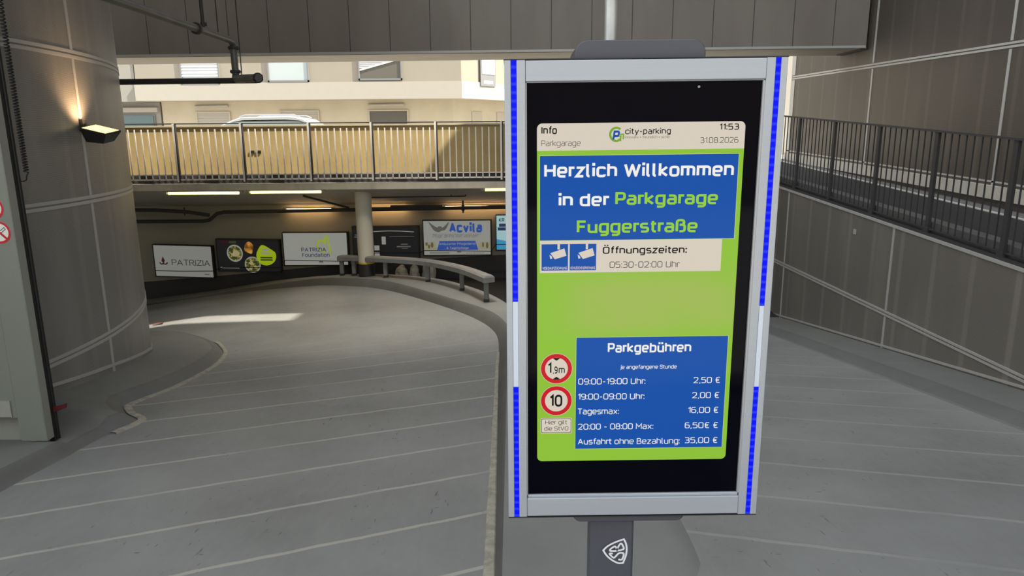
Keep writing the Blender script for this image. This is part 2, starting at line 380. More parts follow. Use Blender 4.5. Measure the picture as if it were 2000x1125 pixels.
def rounded(pts, closed, R):
    n = len(pts); out = []
    for i, p in enumerate(pts):
        P = Vector(p[:2])
        if not closed and i in (0, n - 1): out.append(P); continue
        A = Vector(pts[i - 1][:2]); B = Vector(pts[(i + 1) % n][:2])
        la, lb = (A - P).length, (B - P).length
        r = p[2] if len(p) > 2 else R
        ka = 1.0 if (not closed and i - 1 == 0) else .5; kb = 1.0 if (not closed and i + 1 == n - 1) else .5
        r = min(r, la * ka * .98, lb * kb * .98)
        if r <= 0.02: out.append(P); continue
        a = P + (A - P).normalized() * r; b = P + (B - P).normalized() * r
        for k in range(7):
            t = k / 6; out.append(a * (1 - t) ** 2 + P * 2 * t * (1 - t) + b * t * t)
    return out
def ribbon(pts, closed, wd):
    """outline quads of a stroke of width wd along 2D pts"""
    n = len(pts); L = []; Rr = []
    for i in range(n):
        p = pts[i]
        a = pts[i - 1] if (i > 0 or closed) else None; b = pts[(i + 1) % n] if (i < n - 1 or closed) else None
        d1 = (p - a).normalized() if a is not None and (p - a).length > 1e-9 else None
        d2 = (b - p).normalized() if b is not None and (b - p).length > 1e-9 else None
        if d1 is None: d1 = d2
        if d2 is None: d2 = d1
        n1 = Vector((-d1.y, d1.x)); n2 = Vector((-d2.y, d2.x)); m = n1 + n2
        m = m.normalized() if m.length > 1e-6 else n1
        k = wd / 2 / max(.45, m.dot(n1))
        L.append(p + m * k); Rr.append(p - m * k)
    vs = [q for pr in zip(L, Rr) for q in pr]; fs = []
    for i in range(n if closed else n - 1):
        j = (i + 1) % n; fs.append((2 * i, 2 * i + 1, 2 * j + 1, 2 * j))
    return vs, fs
def text_shapes(txt, wt, R=1.55, gap=.95, serif=0, slant=0):
    X = 0; V = []; F = []
    for ch in txt:
        if ch == ' ': X += 2.6 + wt * .3; continue
        parts = parse(GL[ch]); mx = max(p[0] for _, ps in parts for p in ps)
        for kind, ps in parts:
            if kind == 'd':
                h = wt * .56; x, y = ps[0][:2]
                vs = [Vector((x - h, y - h)), Vector((x + h, y - h)), Vector((x + h, y + h)), Vector((x - h, y + h))]; fs = [(0, 1, 2, 3)]
                if y < 1: vs = [v + Vector((0, h * .4)) for v in vs]
                L = [(vs, fs)]
            else:
                path = rounded(ps, kind == 'c', R); L = [ribbon(path, kind == 'c', wt)]
                if kind == 'o':          # square the free ends so heights agree
                    pass
                if serif and kind == 'o':
                    for e, f in ((path[0], path[1]), (path[-1], path[-2])):
                        d = (e - f).normalized()
                        if abs(d.y) > .75:
                            L.append(ribbon([Vector((e.x - serif, e.y)), Vector((e.x + serif, e.y))], False, wt * .5))
            for vs, fs in L:
                b = len(V); V += [Vector((v.x + X + slant * v.y, v.y)) for v in vs]; F += [tuple(i + b for i in f) for f in fs]
        X += mx + wt * .9 + gap - {'r': 1.05, 'f': .75, 't': .5, 'F': .4, 'T': .4, 'P': .3, 'L': .4, 'y': .3, 'k': .25, 'c': .1, 's': .3}.get(ch, 0)
    return V, F
def add_text(mb, txt, o, ux, uz, cap, width=None, wt=.8, align='l', m=0, **kw):
    """o: left end of the baseline, cap: capital height, width: total width"""
    V, F = text_shapes(txt, wt, **kw)
    x0 = min(v.x for v in V); x1 = max(v.x for v in V)
    sy = cap / (7 + wt); sx = (width / (x1 - x0)) if width else sy
    if align == 'c' and not width: o = Vector(o) - Vector(ux) * (x1 - x0) * sx / 2
    if align == 'r' and not width: o = Vector(o) - Vector(ux) * (x1 - x0) * sx
    o = Vector(o); ux = Vector(ux); uz = Vector(uz)
    mb.add([o + ux * (v.x - x0) * sx + uz * (v.y + wt / 2) * sy for v in V], F, m)
    return mb

# ================================================================ THE SETTING
CX, CY, CR = -7.67, 5.63, 4.12             # axis and radius of the clad round core the ramp winds about
PHI = [(0, -.535), (1.05, -1.13), (1.26, -1.36), (1.571, -1.70), (1.9, -2.1), (3.2, -3.7)]
def zl(x, y):                              # left ramp surface
    if y < CY: return -.095 * max(y, -.5)
    return interp(PHI, math.atan2(y - CY, x - CX))
def zr(y): return min(0.0, -.54 - .142 * (y - 5.6))      # right lane
def zdeck(y): return .175 + .0525 * min(max(y, -2), 16)   # upper road on the right

# left ramp
mb = MB(); rows = []
for j in range(40):
    y = -1.5 + (CY + 1.5) * j / 39
    rows.append([Vector((x, y, zl(x, y))) for x in [-3.6 + 4.0 * i / 10 for i in range(11)]])
mb.grid(rows)
rows = []
for j in range(61):
    ph = 2.05 * j / 60; row = []
    for i in range(17):
        r = 3.9 + (interp([(0, 7.62), (.5, 8.15), (1.05, 8.75), (1.27, 10.1), (2.1, 10.1)], ph) - 3.9) * i / 16; x = CX + r * math.cos(ph); y = CY + r * math.sin(ph)
        row.append(Vector((x, min(y, 14.6), interp(PHI, ph))))
    rows.append(row)
mb.grid(rows)
structure(mb.build('ramp_floor', M_floor, smooth=True, flip=False, origin=(0, 0, 0)))
for o in COL.objects:
    if o.name == 'ramp_floor':
        for p in o.data.polygons:
            if p.normal.z < 0: p.flip()

def up_faces(o):
    b = bmesh.new(); b.from_mesh(o.data)
    for f in b.faces:
        f.normal_update()
        if f.normal.z < -1e-4: f.normal_flip()
    b.to_mesh(o.data); b.free(); return o

# right lane
mb = MB()
mb.grid([[Vector((x, y, zr(y) - .06)) for x in (.2, 1.4, 2.6, 3.80)] for y in [-1.5 + 15.5 * k / 30 for k in range(31)]])
structure(up_faces(mb.build('exit_lane_floor', M_floor_r, recalc=False, origin=(0, 0, 0))))
mb = MB()                                   # low kerb strip under the right-hand wall
mb.grid([[Vector((x, y, zr(y) + dz)) for x, dz in ((3.52, -.075), (3.60, -.052), (3.70, -.01), (3.78, .0), (4.36, .0))] for y in [-1.5 + 15.5 * k / 30 for k in range(31)]])
o = structure(up_faces(mb.build('kerb_right', [M_kerb, M_kerbface_l], recalc=False, smooth=True)))
for i_, p_ in enumerate(o.data.polygons):
    if i_ % 4 in (1, 2): p_.material_index = 1
# street behind the camera
mb = MB(); mb.box(-20, 20, -14, -1.4, -.3, -.02); structure(mb.build('street_behind', M_street))
mb = MB(); mb.box(-22, 22, -15, -14, -.3, 6.0); structure(mb.build('wall_across_street', M_stucco_low))

# traffic island between the lanes with the swept kerb
bot = [(-.075, -1.2), (-.085, 2.2), (-.095, 3.3), (-.12, 5), (-.14, 6.4), (-.145, 7.09), (-.21, 8.14), (-.51, 9.11), (-1.07, 10.21), (-1.89, 11.55), (-2.49, 12.28), (-3.09, 12.71), (-3.68, 13.03), (-4.4, 13.30), (-5.3, 13.50), (-6.4, 13.55), (-7.8, 13.45), (-9.5, 13.2)]
top = [(-.045, -1.2), (-.05, 2.2), (-.05, 3.3), (-.05, 5), (-.045, 6.4), (-.03, 7.05), (-.06, 8.0), (-.31, 9.0), (-.93, 10.15), (-1.76, 11.55), (-2.38, 12.38), (-3.05, 12.84), (-3.66, 13.15), (-4.38, 13.43), (-5.3, 13.63), (-6.4, 13.68), (-7.8, 13.58), (-9.5, 13.33)]
far = [(.72, -1.2), (.72, 2.2), (.66, 3.3), (.5, 5), (.34, 6.4), (.24, 7.2), (.1, 8.4), (-.1, 9.55), (-.52, 10.75), (-1.22, 12.02), (-2.15, 12.88), (-2.9, 13.25), (-3.6, 13.45), (-4.3, 13.85), (-5.2, 14.22), (-6.4, 14.24), (-7.8, 14.24), (-9.5, 14.24)]
B_ = smooth_path([(x, y, 0) for x, y in bot], 5); T_ = smooth_path([(x, y, 0) for x, y in top], 5); F_ = smooth_path([(x, y, 0) for x, y in far], 5)
def zi(x, y): return zl(min(x, -.05), y) + .125 * min(1, .45 + max(0, y) / 14) * max(.12, min(1, (x + 6.4) / 2.6))
def sm(t): return t * t * (3 - 2 * t)
rows = []
for b, t, f in zip(B_, T_, F_):
    row = []
    for k in range(6):
        u = k / 5; p = b.lerp(t, u); z0 = zl(b.x, b.y) - .004; z1 = zi(t.x, t.y); row.append(Vector((p.x, p.y, z0 + (z1 - z0) * (1 - (1 - u) ** 1.6))))
    for k in range(1, 4):
        u = k / 3; p = t.lerp(f, u); row.append(Vector((p.x, p.y, zi(p.x, p.y))))
    q = row[-1]; k_ = max(0, min(1, (7.5 - q.y) / 2)); row.append(Vector((q.x + .03 + .05 * k_, q.y + .02, q.z - .03 + .018 * k_))); row.append(Vector((q.x + .05 + .25 * k_, q.y + .03, q.z - .6 + .49 * k_)))
    rows.append(row)
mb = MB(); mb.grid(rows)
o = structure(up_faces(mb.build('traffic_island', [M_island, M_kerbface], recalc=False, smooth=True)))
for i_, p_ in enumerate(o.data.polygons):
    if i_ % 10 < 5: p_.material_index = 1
mb = MB()                                    # rough mortar joint along the straight kerb
sp = smooth_path([(-.098, 1.0, 0), (-.104, 2.2, 0), (-.118, 3.3, 0), (-.138, 5, 0), (-.152, 6.4, 0), (-.152, 7.1, 0)], 8)
rows = []
for i, p in enumerate(sp):
    wd = .052 - .024 * max(0, min(1, (p.y - 2.5) / 4.5)) + .004 * noise.noise((p.y * 9, 0, 0)); z = zl(p.x, p.y) + .006
    rows.append([Vector((p.x - wd / 2, p.y, z - .006)), Vector((p.x - wd * .4, p.y, z + .003)), Vector((p.x + wd * .4, p.y, z + .006)), Vector((p.x + wd / 2 + .008, p.y, z - .004))])
mb.grid(rows); structure(up_faces(mb.build('kerb_joint', M_mortar, recalc=False)))

# raised strip round the core, left
kin = [(-2.93, -1.2), (-2.90, 2.0), (-2.89, 3.64), (-2.86, 4.25), (-2.85, 4.6), (-2.80, 4.84), (-2.81, 4.98), (-2.95, 5.11), (-3.09, 5.3), (-3.10, 5.43), (-3.02, 5.93), (-3.04, 6.76), (-3.17, 7.4), (-3.36, 7.85), (-3.76, 8.5), (-4.47, 9.32), (-5.29, 9.85), (-6.2, 10.2)]
kp = smooth_path([(x, y, 0) for x, y in kin], 5)
ZC = [(-30, -.20), (-5.8, -.30), (5, -.40), (11.5, -.48), (20.4, -.59), (26.6, -.69), (45, -.87), (90, -1.35)]
rows = []
for i, p in enumerate(kp):
    a = kp[max(0, i - 1)]; b = kp[min(len(kp) - 1, i + 1)]; t = (b - a).normalized(); nl = Vector((-t.y, t.x, 0))
    zb = zl(p.x, p.y); hgt = .085
    if p.y > 4.7:
        ang = math.atan2(p.y - CY, p.x - CX); q = Vector((CX + 3.9 * math.cos(ang), CY + 3.9 * math.sin(ang), 0)); zq = interp(ZC, math.degrees(ang))
        wd = .13
    else: q = Vector((-8.0, p.y, 0)); zq = zb + hgt + .004; wd = .10
    if p.y > 7.0: hgt = max(.02, .085 - .018 * (p.y - 7.0))
    r_ = []
    if 4.3 < p.y < 4.72: hgt *= .55
    for k in range(5):
        u = k / 4; c = p + nl * wd * u; r_.append(Vector((c.x, c.y, zb - .004 + (hgt + .004) * sm(u))))
    c = r_[-1]
    for k in range(1, 6):
        u = k / 5; r_.append(Vector((lerp(c.x, q.x, u), lerp(c.y, q.y, u), lerp(c.z, zq, u))))
    rows.append(r_)
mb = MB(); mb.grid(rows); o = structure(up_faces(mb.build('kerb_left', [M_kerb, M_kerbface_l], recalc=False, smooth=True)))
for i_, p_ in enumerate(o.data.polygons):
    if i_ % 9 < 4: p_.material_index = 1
mb = MB(); rows = []
for i, p in enumerate(kp):
    if p.y < 4.62 or p.y > 8.4: continue
    a = kp[max(0, i - 1)]; b = kp[min(len(kp) - 1, i + 1)]; t = (b - a).normalized(); n_ = Vector((t.y, -t.x, 0)); z = zl(p.x, p.y)
    wd = .045 if p.y < 5.4 else .032
    rows.append([Vector((*(p + n_ * (wd)).xy, z - .002)), Vector((*(p + n_ * wd * .8).xy, z + .010)), Vector((*(p).xy, z + .014)), Vector((*(p - n_ * .015).xy, z + .010))])
mb.grid(rows); structure(up_faces(mb.build('kerb_joint', M_mortar, recalc=False)))

# round core, clad in perforated sheet
mb = MB(); N = 96
angs = [math.radians(-75 + 175 * i / N) for i in range(N + 1)]
mb.grid([[Vector((CX + CR * math.cos(a), CY + CR * math.sin(a), z)) for a in angs] for z in (-2.2, -1.2, 0, 1.2, 2.4, 3.6, 5.2)])
structure(mb.build('wall_left', M_perf_cyl, smooth=True))
def ring_strip(mb, z, h, a0=-75, a1=100, r=CR + .006, zf=None):
    for i in range(N):
        a, b = (math.radians(a0 + (a1 - a0) * k / N) for k in (i, i + 1))
        q = []
        for t in (a, b):
            zz = zf(math.degrees(t)) if zf else z
            q.append((t, zz))
        P = lambda t, rr, z_: Vector((CX + rr * math.cos(t), CY + rr * math.sin(t), z_))
        mb.hexa([P(q[0][0], r - .012, q[0][1]), P(q[1][0], r - .012, q[1][1]), P(q[1][0], r - .012, q[1][1] + h), P(q[0][0], r - .012, q[0][1] + h)],
                [P(q[0][0], r, q[0][1]), P(q[1][0], r, q[1][1]), P(q[1][0], r, q[1][1] + h), P(q[0][0], r, q[0][1] + h)])
n_trim = 0
def trim_name():
    global n_trim; n_trim += 1; return 'trim_%d' % n_trim
for z in (-.10, 1.095, 2.27, 3.46):
    mb = MB(); ring_strip(mb, z + .007, .026); ring_strip(mb, z - .033, .026); structure(mb.build(trim_name(), M_trim))
mb = MB(); ring_strip(mb, 0, .028, zf=lambda d: interp(ZC, d) + .012); structure(mb.build(trim_name(), M_trim))
for deg in (-36.8, 5.3, 47.4):
    mb = MB()
    for z0, z1 in ((-.9, -.135), (-.065, 1.06), (1.13, 2.235), (2.305, 3.42), (3.5, 5.2)):
        a = math.radians(deg); hw = .019; t = Vector((-math.sin(a), math.cos(a), 0)); n_ = Vector((math.cos(a), math.sin(a), 0)); c = Vector((CX, CY, 0)) + n_ * (CR + .005)
        mb.prism([c - t * hw + Vector((0, 0, z0)), c + t * hw + Vector((0, 0, z0)), c + t * hw + Vector((0, 0, z1)), c - t * hw + Vector((0, 0, z1))], -n_ * .012)
    structure(mb.build(trim_name(), M_trim))

# right: retaining wall under the upper road
RX = 4.30
mb = MB(); mb.grid([[Vector((RX, y, z)) for z in (zr(y) - .3, zdeck(y) - .03)] for y in [-1.5 + 15.8 * k / 24 for k in range(25)]])
for y in (-1.5,): pass
structure(mb.build('wall_right', M_perf))
mb = MB()
for dz in (.007, -.030): mb.hexa([(RX - .008, -1.5, -.447 + dz), (RX + .005, -1.5, -.447 + dz), (RX + .005, -1.5, -.424 + dz), (RX - .008, -1.5, -.424 + dz)], [(RX - .008, 14, -.447 + dz), (RX + .005, 14, -.447 + dz), (RX + .005, 14, -.424 + dz), (RX - .008, 14, -.424 + dz)])
structure(mb.build(trim_name(), M_trim))
for y in (1.7, 4.78, 7.86, 10.94, 13.9):
    mb = MB(); z0 = zr(y) + .0; mb.box(RX - .008, RX + .005, y - .017, y + .017, min(z0, -.6), -.485); mb.box(RX - .008, RX + .005, y - .017, y + .017, -.41, zdeck(y) - .04); structure(mb.build(trim_name(), M_trim))
def sloped_bar(mb, x0, x1, y0, y1, fz, h, m=0):
    mb.hexa([(x0, y0, fz(y0)), (x1, y0, fz(y0)), (x1, y0, fz(y0) + h), (x0, y0, fz(y0) + h)], [(x0, y1, fz(y1)), (x1, y1, fz(y1)), (x1, y1, fz(y1) + h), (x0, y1, fz(y1) + h)], m)
mb = MB(); sloped_bar(mb, RX - .012, RX + .01, -1.5, 12, lambda y: zdeck(y) - .045, .03); structure(mb.build(trim_name(), M_trim))
mb = MB(); sloped_bar(mb, RX - .010, RX + .005, 1.8, 14, lambda y: -.54 - .142 * (y - 5.6) + .015, .024); structure(mb.build(trim_name(), M_trim))
# upper road
mb = MB(); ys = [-2 + 18.0 * k / 12 for k in range(13)]
for a, b in zip(ys, ys[1:]):
    mb.hexa([(RX + .02, a, zdeck(a) - .3), (6.2, a, zdeck(a) - .3), (6.2, a, zdeck(a)), (RX + .02, a, zdeck(a))], [(RX + .02, b, zdeck(b) - .3), (6.2, b, zdeck(b) - .3), (6.2, b, zdeck(b)), (RX + .02, b, zdeck(b))])
structure(mb.build('upper_road', M_asphalt))
mb = MB(); sloped_bar(mb, 4.36, 4.52, -2, 12.4, lambda y: zdeck(y) - .01, .13); structure(mb.build('road_edge_kerb', M_asphalt_l))
mb = MB(); sloped_bar(mb, 5.88, 6.16, -2, 16, lambda y: zdeck(y) - .02, .026); structure(mb.build('walkway', M_path))
mb = MB(); sloped_bar(mb, 5.825, 5.885, -2, 16, lambda y: zdeck(y) - .02, .031); structure(mb.build('road_line', M_roadline))
# tall wall beyond the road, unseen upper part shaped to shade the sun
WX = 6.15
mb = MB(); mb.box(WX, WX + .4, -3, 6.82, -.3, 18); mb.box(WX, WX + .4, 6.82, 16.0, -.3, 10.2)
mb.prism([(WX, 7.50, 10.2), (WX, 10.25, 10.2), (WX, 8.35, 18), (WX, 7.30, 18)], (.4, 0, 0))  # added tapered block, out of view, keeps sun off the floor
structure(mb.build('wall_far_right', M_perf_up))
fz_ring = lambda y: 2.625 + .0186 * (y - 9)
mb = MB()
for dz in (.008, -.036): sloped_bar(mb, WX - .008, WX + .01, -2, 16, lambda y: fz_ring(y) + dz, .028)
structure(mb.build(trim_name(), M_trim))
for y in (2.2, 5.63, 9.06, 12.45, 15.9):
    mb = MB(); hw = .024 if y < 15 else .10
    mb.box(WX - .008, WX + .01, y - hw, y + hw, .73 + .035 * (y - 8.46) + .16, fz_ring(y) - .05); mb.box(WX - .008, WX + .01, y - hw, y + hw, fz_ring(y) + .05, 6); structure(mb.build(trim_name(), M_trim))
mb = MB(); sloped_bar(mb, WX - .05, WX + .02, -2, 16, lambda y: .73 + .035 * (y - 8.46), .165); structure(mb.build('baseboard_right', M_whitekerb))
mb = MB(); sloped_bar(mb, WX - .008, WX + .01, -2, 16, lambda y: .73 + .035 * (y - 8.46) + .20, .022); structure(mb.build(trim_name(), M_trim))

# overhead beam with cladding panels, highlight strip along the lower edge
BY0, BY1 = 12.7, 13.8
mb = MB(); mb.hexa([(-9.5, BY0, 2.95), (6.12, BY0, 3.01), (6.12, BY1, 3.01), (-9.5, BY1, 2.95)], [(-9.5, BY0, 6.6), (6.12, BY0, 6.6), (6.12, BY1, 6.6), (-9.5, BY1, 6.6)])
structure(mb.build('overhead_beam', M_clad))
mb = MB(); mb.hexa([(-9.5, BY0 - .012, 2.935), (6.12, BY0 - .012, 2.995), (6.12, BY1, 2.995), (-9.5, BY1, 2.935)], [(-9.5, BY0 - .012, 2.955), (6.12, BY0 - .012, 3.015), (6.12, BY1, 3.015), (-9.5, BY1, 2.955)])
structure(mb.build('beam_soffit', M_soffit))
mb = MB(); mb.hexa([(-9.5, BY0 - .03, 2.945), (6.1, BY0 - .03, 3.005), (6.1, BY0 - .012, 3.005), (-9.5, BY0 - .012, 2.945)], [(-9.5, BY0 - .03, 2.985), (6.1, BY0 - .03, 3.045), (6.1, BY0 - .012, 3.045), (-9.5, BY0 - .012, 2.985)])
structure(mb.build(trim_name(), M_trim))  # pale strip stands in for the sunlit highlight on this edge
mb = MB(); mb.hexa([(6.02, BY0 - .02, 2.972), (6.15, BY0 - .02, 2.972), (6.15, BY1 - .2, 2.972), (6.02, BY1 - .2, 2.972)], [(6.02, BY0 - .02, 2.992), (6.15, BY0 - .02, 2.992), (6.15, BY1 - .2, 2.992), (6.02, BY1 - .2, 2.992)])
structure(mb.build(trim_name(), M_blackpaint))  # black bar put in for the dark gap between wall and soffit
# unseen roof over the court, its gaps shaped to steer sun and skylight
RZ = 5.0
mb = MB()
def slab(pts): mb.prism([(x, y, RZ) for x, y in pts], (0, 0, .25))
slab([(-12, 2.2), (6.15, 2.2), (6.15, 5.0), (.2, 5.0), (.2, 7.9), (-12, 7.9)])
slab([(-12, 8.3), (-1.7, 8.3), (-1.7, 11.2), (-12, 11.2)])
slab([(-12, 12.05), (6.15, 12.05), (6.15, 12.72), (-12, 12.72)])
structure(mb.build('ceiling', M_ceiling))

# bridge deck, parapet, lower garage
mb = MB(); mb.prism([(-10, y, z) for y, z in ((12.4, .80), (15.6, .80), (15.6, .20), (14.3, .24), (12.52, .690), (12.40, .690))], (14.3, 0, 0), 0)
o = structure(mb.build('bridge_deck', [M_under, M_fascia]))
for p in o.data.polygons:
    if abs(p.normal.y) > .9: p.material_index = 1
mb = MB(); mb.box(-10, 4.3, 12.64, 12.80, .79, 1.775); structure(mb.build('parapet_wall', M_parapet))
mb = MB(); mb.box(-10, 4.3, 12.62, 12.82, 1.775, 1.80); structure(mb.build('parapet_coping', M_coping))
mb = MB(); mb.box(-10, 4.3, 12.60, 12.645, .795, .955); structure(mb.build('parapet_base', M_wallbase))
mb = MB(); mb.box(-24, 26, 15.5, 45, .45, .66); structure(mb.build('street_far', M_street))
WY = 14.3
mb = MB(); mb.box(-10.5, 4.4, WY, WY + .2, -3.2, .3); structure(mb.build('wall_back', M_plaster))
bt = [(-10, -1.53), (-7.53, -1.31), (-6.14, -1.21), (-4.75, -1.09), (-3.8, -1.01), (-1.68, -.88), (-.15, -.81), (4.3, -.45)]
mb = MB(); mb.prism([(x, WY - .012, z) for x, z in bt] + [(4.3, WY - .012, -2.6), (-10, WY - .012, -2.9)], (0, .02, 0)); structure(mb.build('baseboard_back', M_wallbase))
mb = MB(); mb.box(-1.0, 4.3, WY - .06, WY - .012, -1.15, -1.12); structure(mb.build('rubbing_strip', M_wallbase))
mb = MB(); mb.grid([[Vector((x, y, -1.30 - .0 * x)) for x in (-4.4, -3, -1.5, 0, 1, 4.3)] for y in (9.2, 11, 12.5, 14.3)])
structure(up_faces(mb.build('lower_lane_floor', M_asphalt, recalc=False)))
mb = MB(); mb.box(-10.6, -10.4, 4, 14.4, -3.5, 5); structure(mb.build('wall_inner', M_plaster))

# ================================================================ THINGS
UX, UZ = Vector((1, 0, 0)), Vector((0, 0, 1))

# ---- information display on its post
KO = Vector((-.012, 1.4749, 1.7485))                     # top left front corner of the housing
kiosk = thing('information_display', 'tall silver-framed information display with blue light strips on a dark post', 'display', (KO.x + .257, KO.y + .05, -.16))
def kp3(u, v, d=0.0):                                     # millimetres on the front face -> metres
    return Vector((KO.x + u / 1000, KO.y + d / 1000 + .00003 * (u - 285) * .1, KO.z + v / 1000 + .0034 * (u - 285) / 1000))
def kbox(mb, u0, u1, v0, v1, d0, d1, m=0):
    mb.hexa([kp3(u0, v0, d0), kp3(u1, v0, d0), kp3(u1, v1, d0), kp3(u0, v1, d0)], [kp3(u0, v0, d1), kp3(u1, v0, d1), kp3(u1, v1, d1), kp3(u0, v1, d1)], m)
def kround(u0, u1, v0, v1, r, corners=('tl', 'tr', 'bl', 'br'), n=8):
    P = []
    for cx, cy, a0, k in ((u1 - r, v1 - r, 0, 'tr'), (u0 + r, v1 - r, 90, 'tl'), (u0 + r, v0 + r, 180, 'bl'), (u1 - r, v0 + r, 270, 'br')):
        if k in corners:
            for i in range(n + 1):
                a = math.radians(a0 + 90 * i / n); P.append((cx + r * math.cos(a), cy + r * math.sin(a)))
        else: P.append((u1 if 'r' in k else u0, v1 if 't' in k else v0))
    return P
mb = MB(); kbox(mb, 3, 567, -1006, -1, 12, 95); mb.build('housing', M_anth, kiosk)
for side in (0, 1):
    a, b, c, d = ((0, 13.2, 24.8, 42.5), (527.5, 545.6, 556.4, 570))[side]
    mb = MB(); kbox(mb, a, b, -1009, -1.5, 0, 30); kbox(mb, c, d, -1009, -1.5, 0, 30); kbox(mb, b, c, -1009, -1.5, 4, 30)
    pr = mb.build('side_profile', M_alu, kiosk, bevel=.0012)
    mb = MB(); g0, g1 = ((-499, -692), (-515, -699))[side]
    kbox(mb, b + .3, c - .3, g0, -2, 1.0, 4); kbox(mb, b + .3, c - .3, -1008.5, g1, 1.0, 4)
    o = mb.build('led_strip', M_led, pr); o['label'] = 'glowing blue strip of small lights'
    mb = MB(); kbox(mb, b + .3, c - .3, g1, g0, 1.0, 4); o = mb.build('strip_cover', M_ledclear, pr); o['label'] = 'unlit pale middle of the light strip'
mb = MB(); kbox(mb, 43.2, 527, -43.5, -3, -1.5, 30); kbox(mb, 44.5, 526, -46, -43.5, 2, 30); mb.build('top_rail', M_alu, kiosk, bevel=.0015)
mb = MB(); kbox(mb, 43.2, 527, -1006, -962, -1.5, 30); kbox(mb, 44.5, 526, -962, -955, 3, 30); mb.build('bottom_rail', M_alu, kiosk, bevel=.0015)
mb = MB(); kbox(mb, -1, 571, -1.5, 0.5, -.5, 96); mb.build('end_plate', M_blackpaint, kiosk)
mb = MB(); kbox(mb, 0, 570, -1011, -1009, 0, 96); mb.build('end_plate', M_blackpaint, kiosk)
mb = MB(); kbox(mb, 43, 527.5, -955, -46, 8, 12); mb.build('display_glass', M_glass, kiosk)
mb = MB(); kbox(mb, 523, 527.5, -955, -46, 2, 8); mb.build('inner_edge', M_alu_edge, kiosk)
mb = MB(); kbox(mb, 43, 45, -955, -46, 2, 8); mb.build('inner_edge', M_alu_edge, kiosk)
mb = MB(); mb.tube([kp3(395, -57, 8.2), kp3(395, -57, 7.4)], .0026, 14); mb.build('sensor_dot', M_postside, kiosk)
mb = MB(); mb.prism([kp3(u, v, 28) for u, v in kround(144, 411, -2, 38, 27, ('tl', 'tr'))], (0, .12, 0)); mb.build('top_cap', M_anth, kiosk, bevel=.002, smooth=True)
mb = MB(); mb.prism([kp3(u, v, 10) for u, v in kround(149, 407, -1029, -1009, 18, ('bl', 'br'))], (0, .09, 0)); mb.build('foot_cap', M_anth, kiosk, bevel=.002, smooth=True)
mb = MB(); mb.prism([(KO.x + u, KO.y + d, -.16) for u, d in ((.192, .030), (.289, .022), (.294, .028), (.294, .09), (.192, .09))], (0, 0, .16 + KO.z - 1.020)); post = mb.build('post', M_anth, kiosk, bevel=.002)
# emblem on the post: a shield with two stroke letters, turned on its side
def em(zx, zy): return KO + Vector(((220 + (zx - 220) * .0905) / 1000, .0225 + .00012, (-1112 - (zy - 600) * .0905) / 1000))
def strokes3(mb, paths, wd, fn, m=0):
    for closed, pts in paths:
        P = [Vector(p) for p in pts]
        if not closed: pass
        vs, fs = ribbon(P, closed, wd); mb.add([fn(v.x, v.y) for v in vs], fs, m)
def spl(pts, closed=False, n=6):
    if closed:
        q = smooth_path([(x, y, 0) for x, y in [pts[-1]] + pts + pts[:2]], n)[n:-n - 1]
    else: q = smooth_path([(x, y, 0) for x, y in pts], n)
    return [v.xy for v in q]
shield = spl([(250, 602), (340, 500), (450, 425), (600, 350), (780, 282)])[:-1] + spl([(780, 282), (835, 400), (862, 560), (845, 760), (775, 975)])[:-1] + spl([(775, 975), (650, 975), (490, 890), (350, 760), (250, 602)])[:-1]
mb = MB(); strokes3(mb, [(True, shield), (True, spl([(430, 612), (445, 560), (545, 490), (595, 540), (600, 610), (520, 622)], True)), (True, spl([(618, 605), (640, 500), (715, 405), (785, 540), (745, 585)], True)),
    (False, spl([(500, 700), (430, 690), (425, 720), (520, 818), (570, 790), (660, 690), (770, 685), (785, 760), (740, 875), (650, 870)]))], 47, lambda x, y: em(x, y))
o = mb.build('emblem', plain('emblem_white', (.78, .79, .84, 1), .4), post, recalc=False); o['label'] = 'white shield emblem with two letters turned sideways'

# the lit screen: every printed field is its own thin layer just in front of the glass
def layer(pts, d, name, m, parent): mb = MB(); mb.poly([kp3(u, v, d) for u, v in pts]); return mb.build(name, m, parent, recalc=False)
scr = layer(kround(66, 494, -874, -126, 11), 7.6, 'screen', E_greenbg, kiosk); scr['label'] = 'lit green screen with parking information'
def rect(u0, u1, v0, v1): return [(u0, v0), (u1, v0), (u1, v1), (u0, v1)]
hp = kround(66, 494, -181, -126, 11, ('tl', 'tr'))
layer(hp, 7.2, 'header_band', E_head, scr)
layer(rect(71, 485, -369, -190.5), 7.25, 'panel_edge', screen_mat('screen_edge', 196, 216, 130), scr)
layer(rect(72, 484, -368, -191.5), 7.2, 'welcome_panel', E_blue, scr)
layer(rect(72, 459, -438, -369), 7.15, 'opening_hours_panel', E_head, scr)
layer(rect(151, 485, -845.5, -582), 7.25, 'panel_edge', screen_mat('screen_edge_two', 186, 212, 120), scr)
layer(rect(152, 484, -844.5, -583), 7.2, 'fee_panel', E_blue, scr)
def write(items, m, name='lettering', d=6.8):
    mb = MB()
    for t, u0, u1, v, cap, wt, kw in items:
        al = kw.pop('al', 'l')
        add_text(mb, t, kp3(u0, v, d), UX, UZ, cap / 1000, (u1 - u0) / 1000, wt, al, **kw)
    return mb.build(name, m, scr, recalc=False)
write([('Info', 75, 107, -147.5, 15.5, 1.5, {}), ], E_black)
write([('Parkgarage', 75, 156, -171.5, 11.5, .65, {})], E_grey)
write([('11:53', 441, 481, -143, 12.5, 1.2, {})], E_black)
write([('31.08.2026', 403, 481, -169, 11.5, .7, {})], E_grey)
write([('city-parking', 247, 341, -149.5, 12, 1.15, dict(R=2.6))], E_black)
write([('innovativ » freundlich » sicher', 247, 340, -158, 5.4, .8, dict(R=2))], screen_mat('screen_tagline', 96, 100, 80))
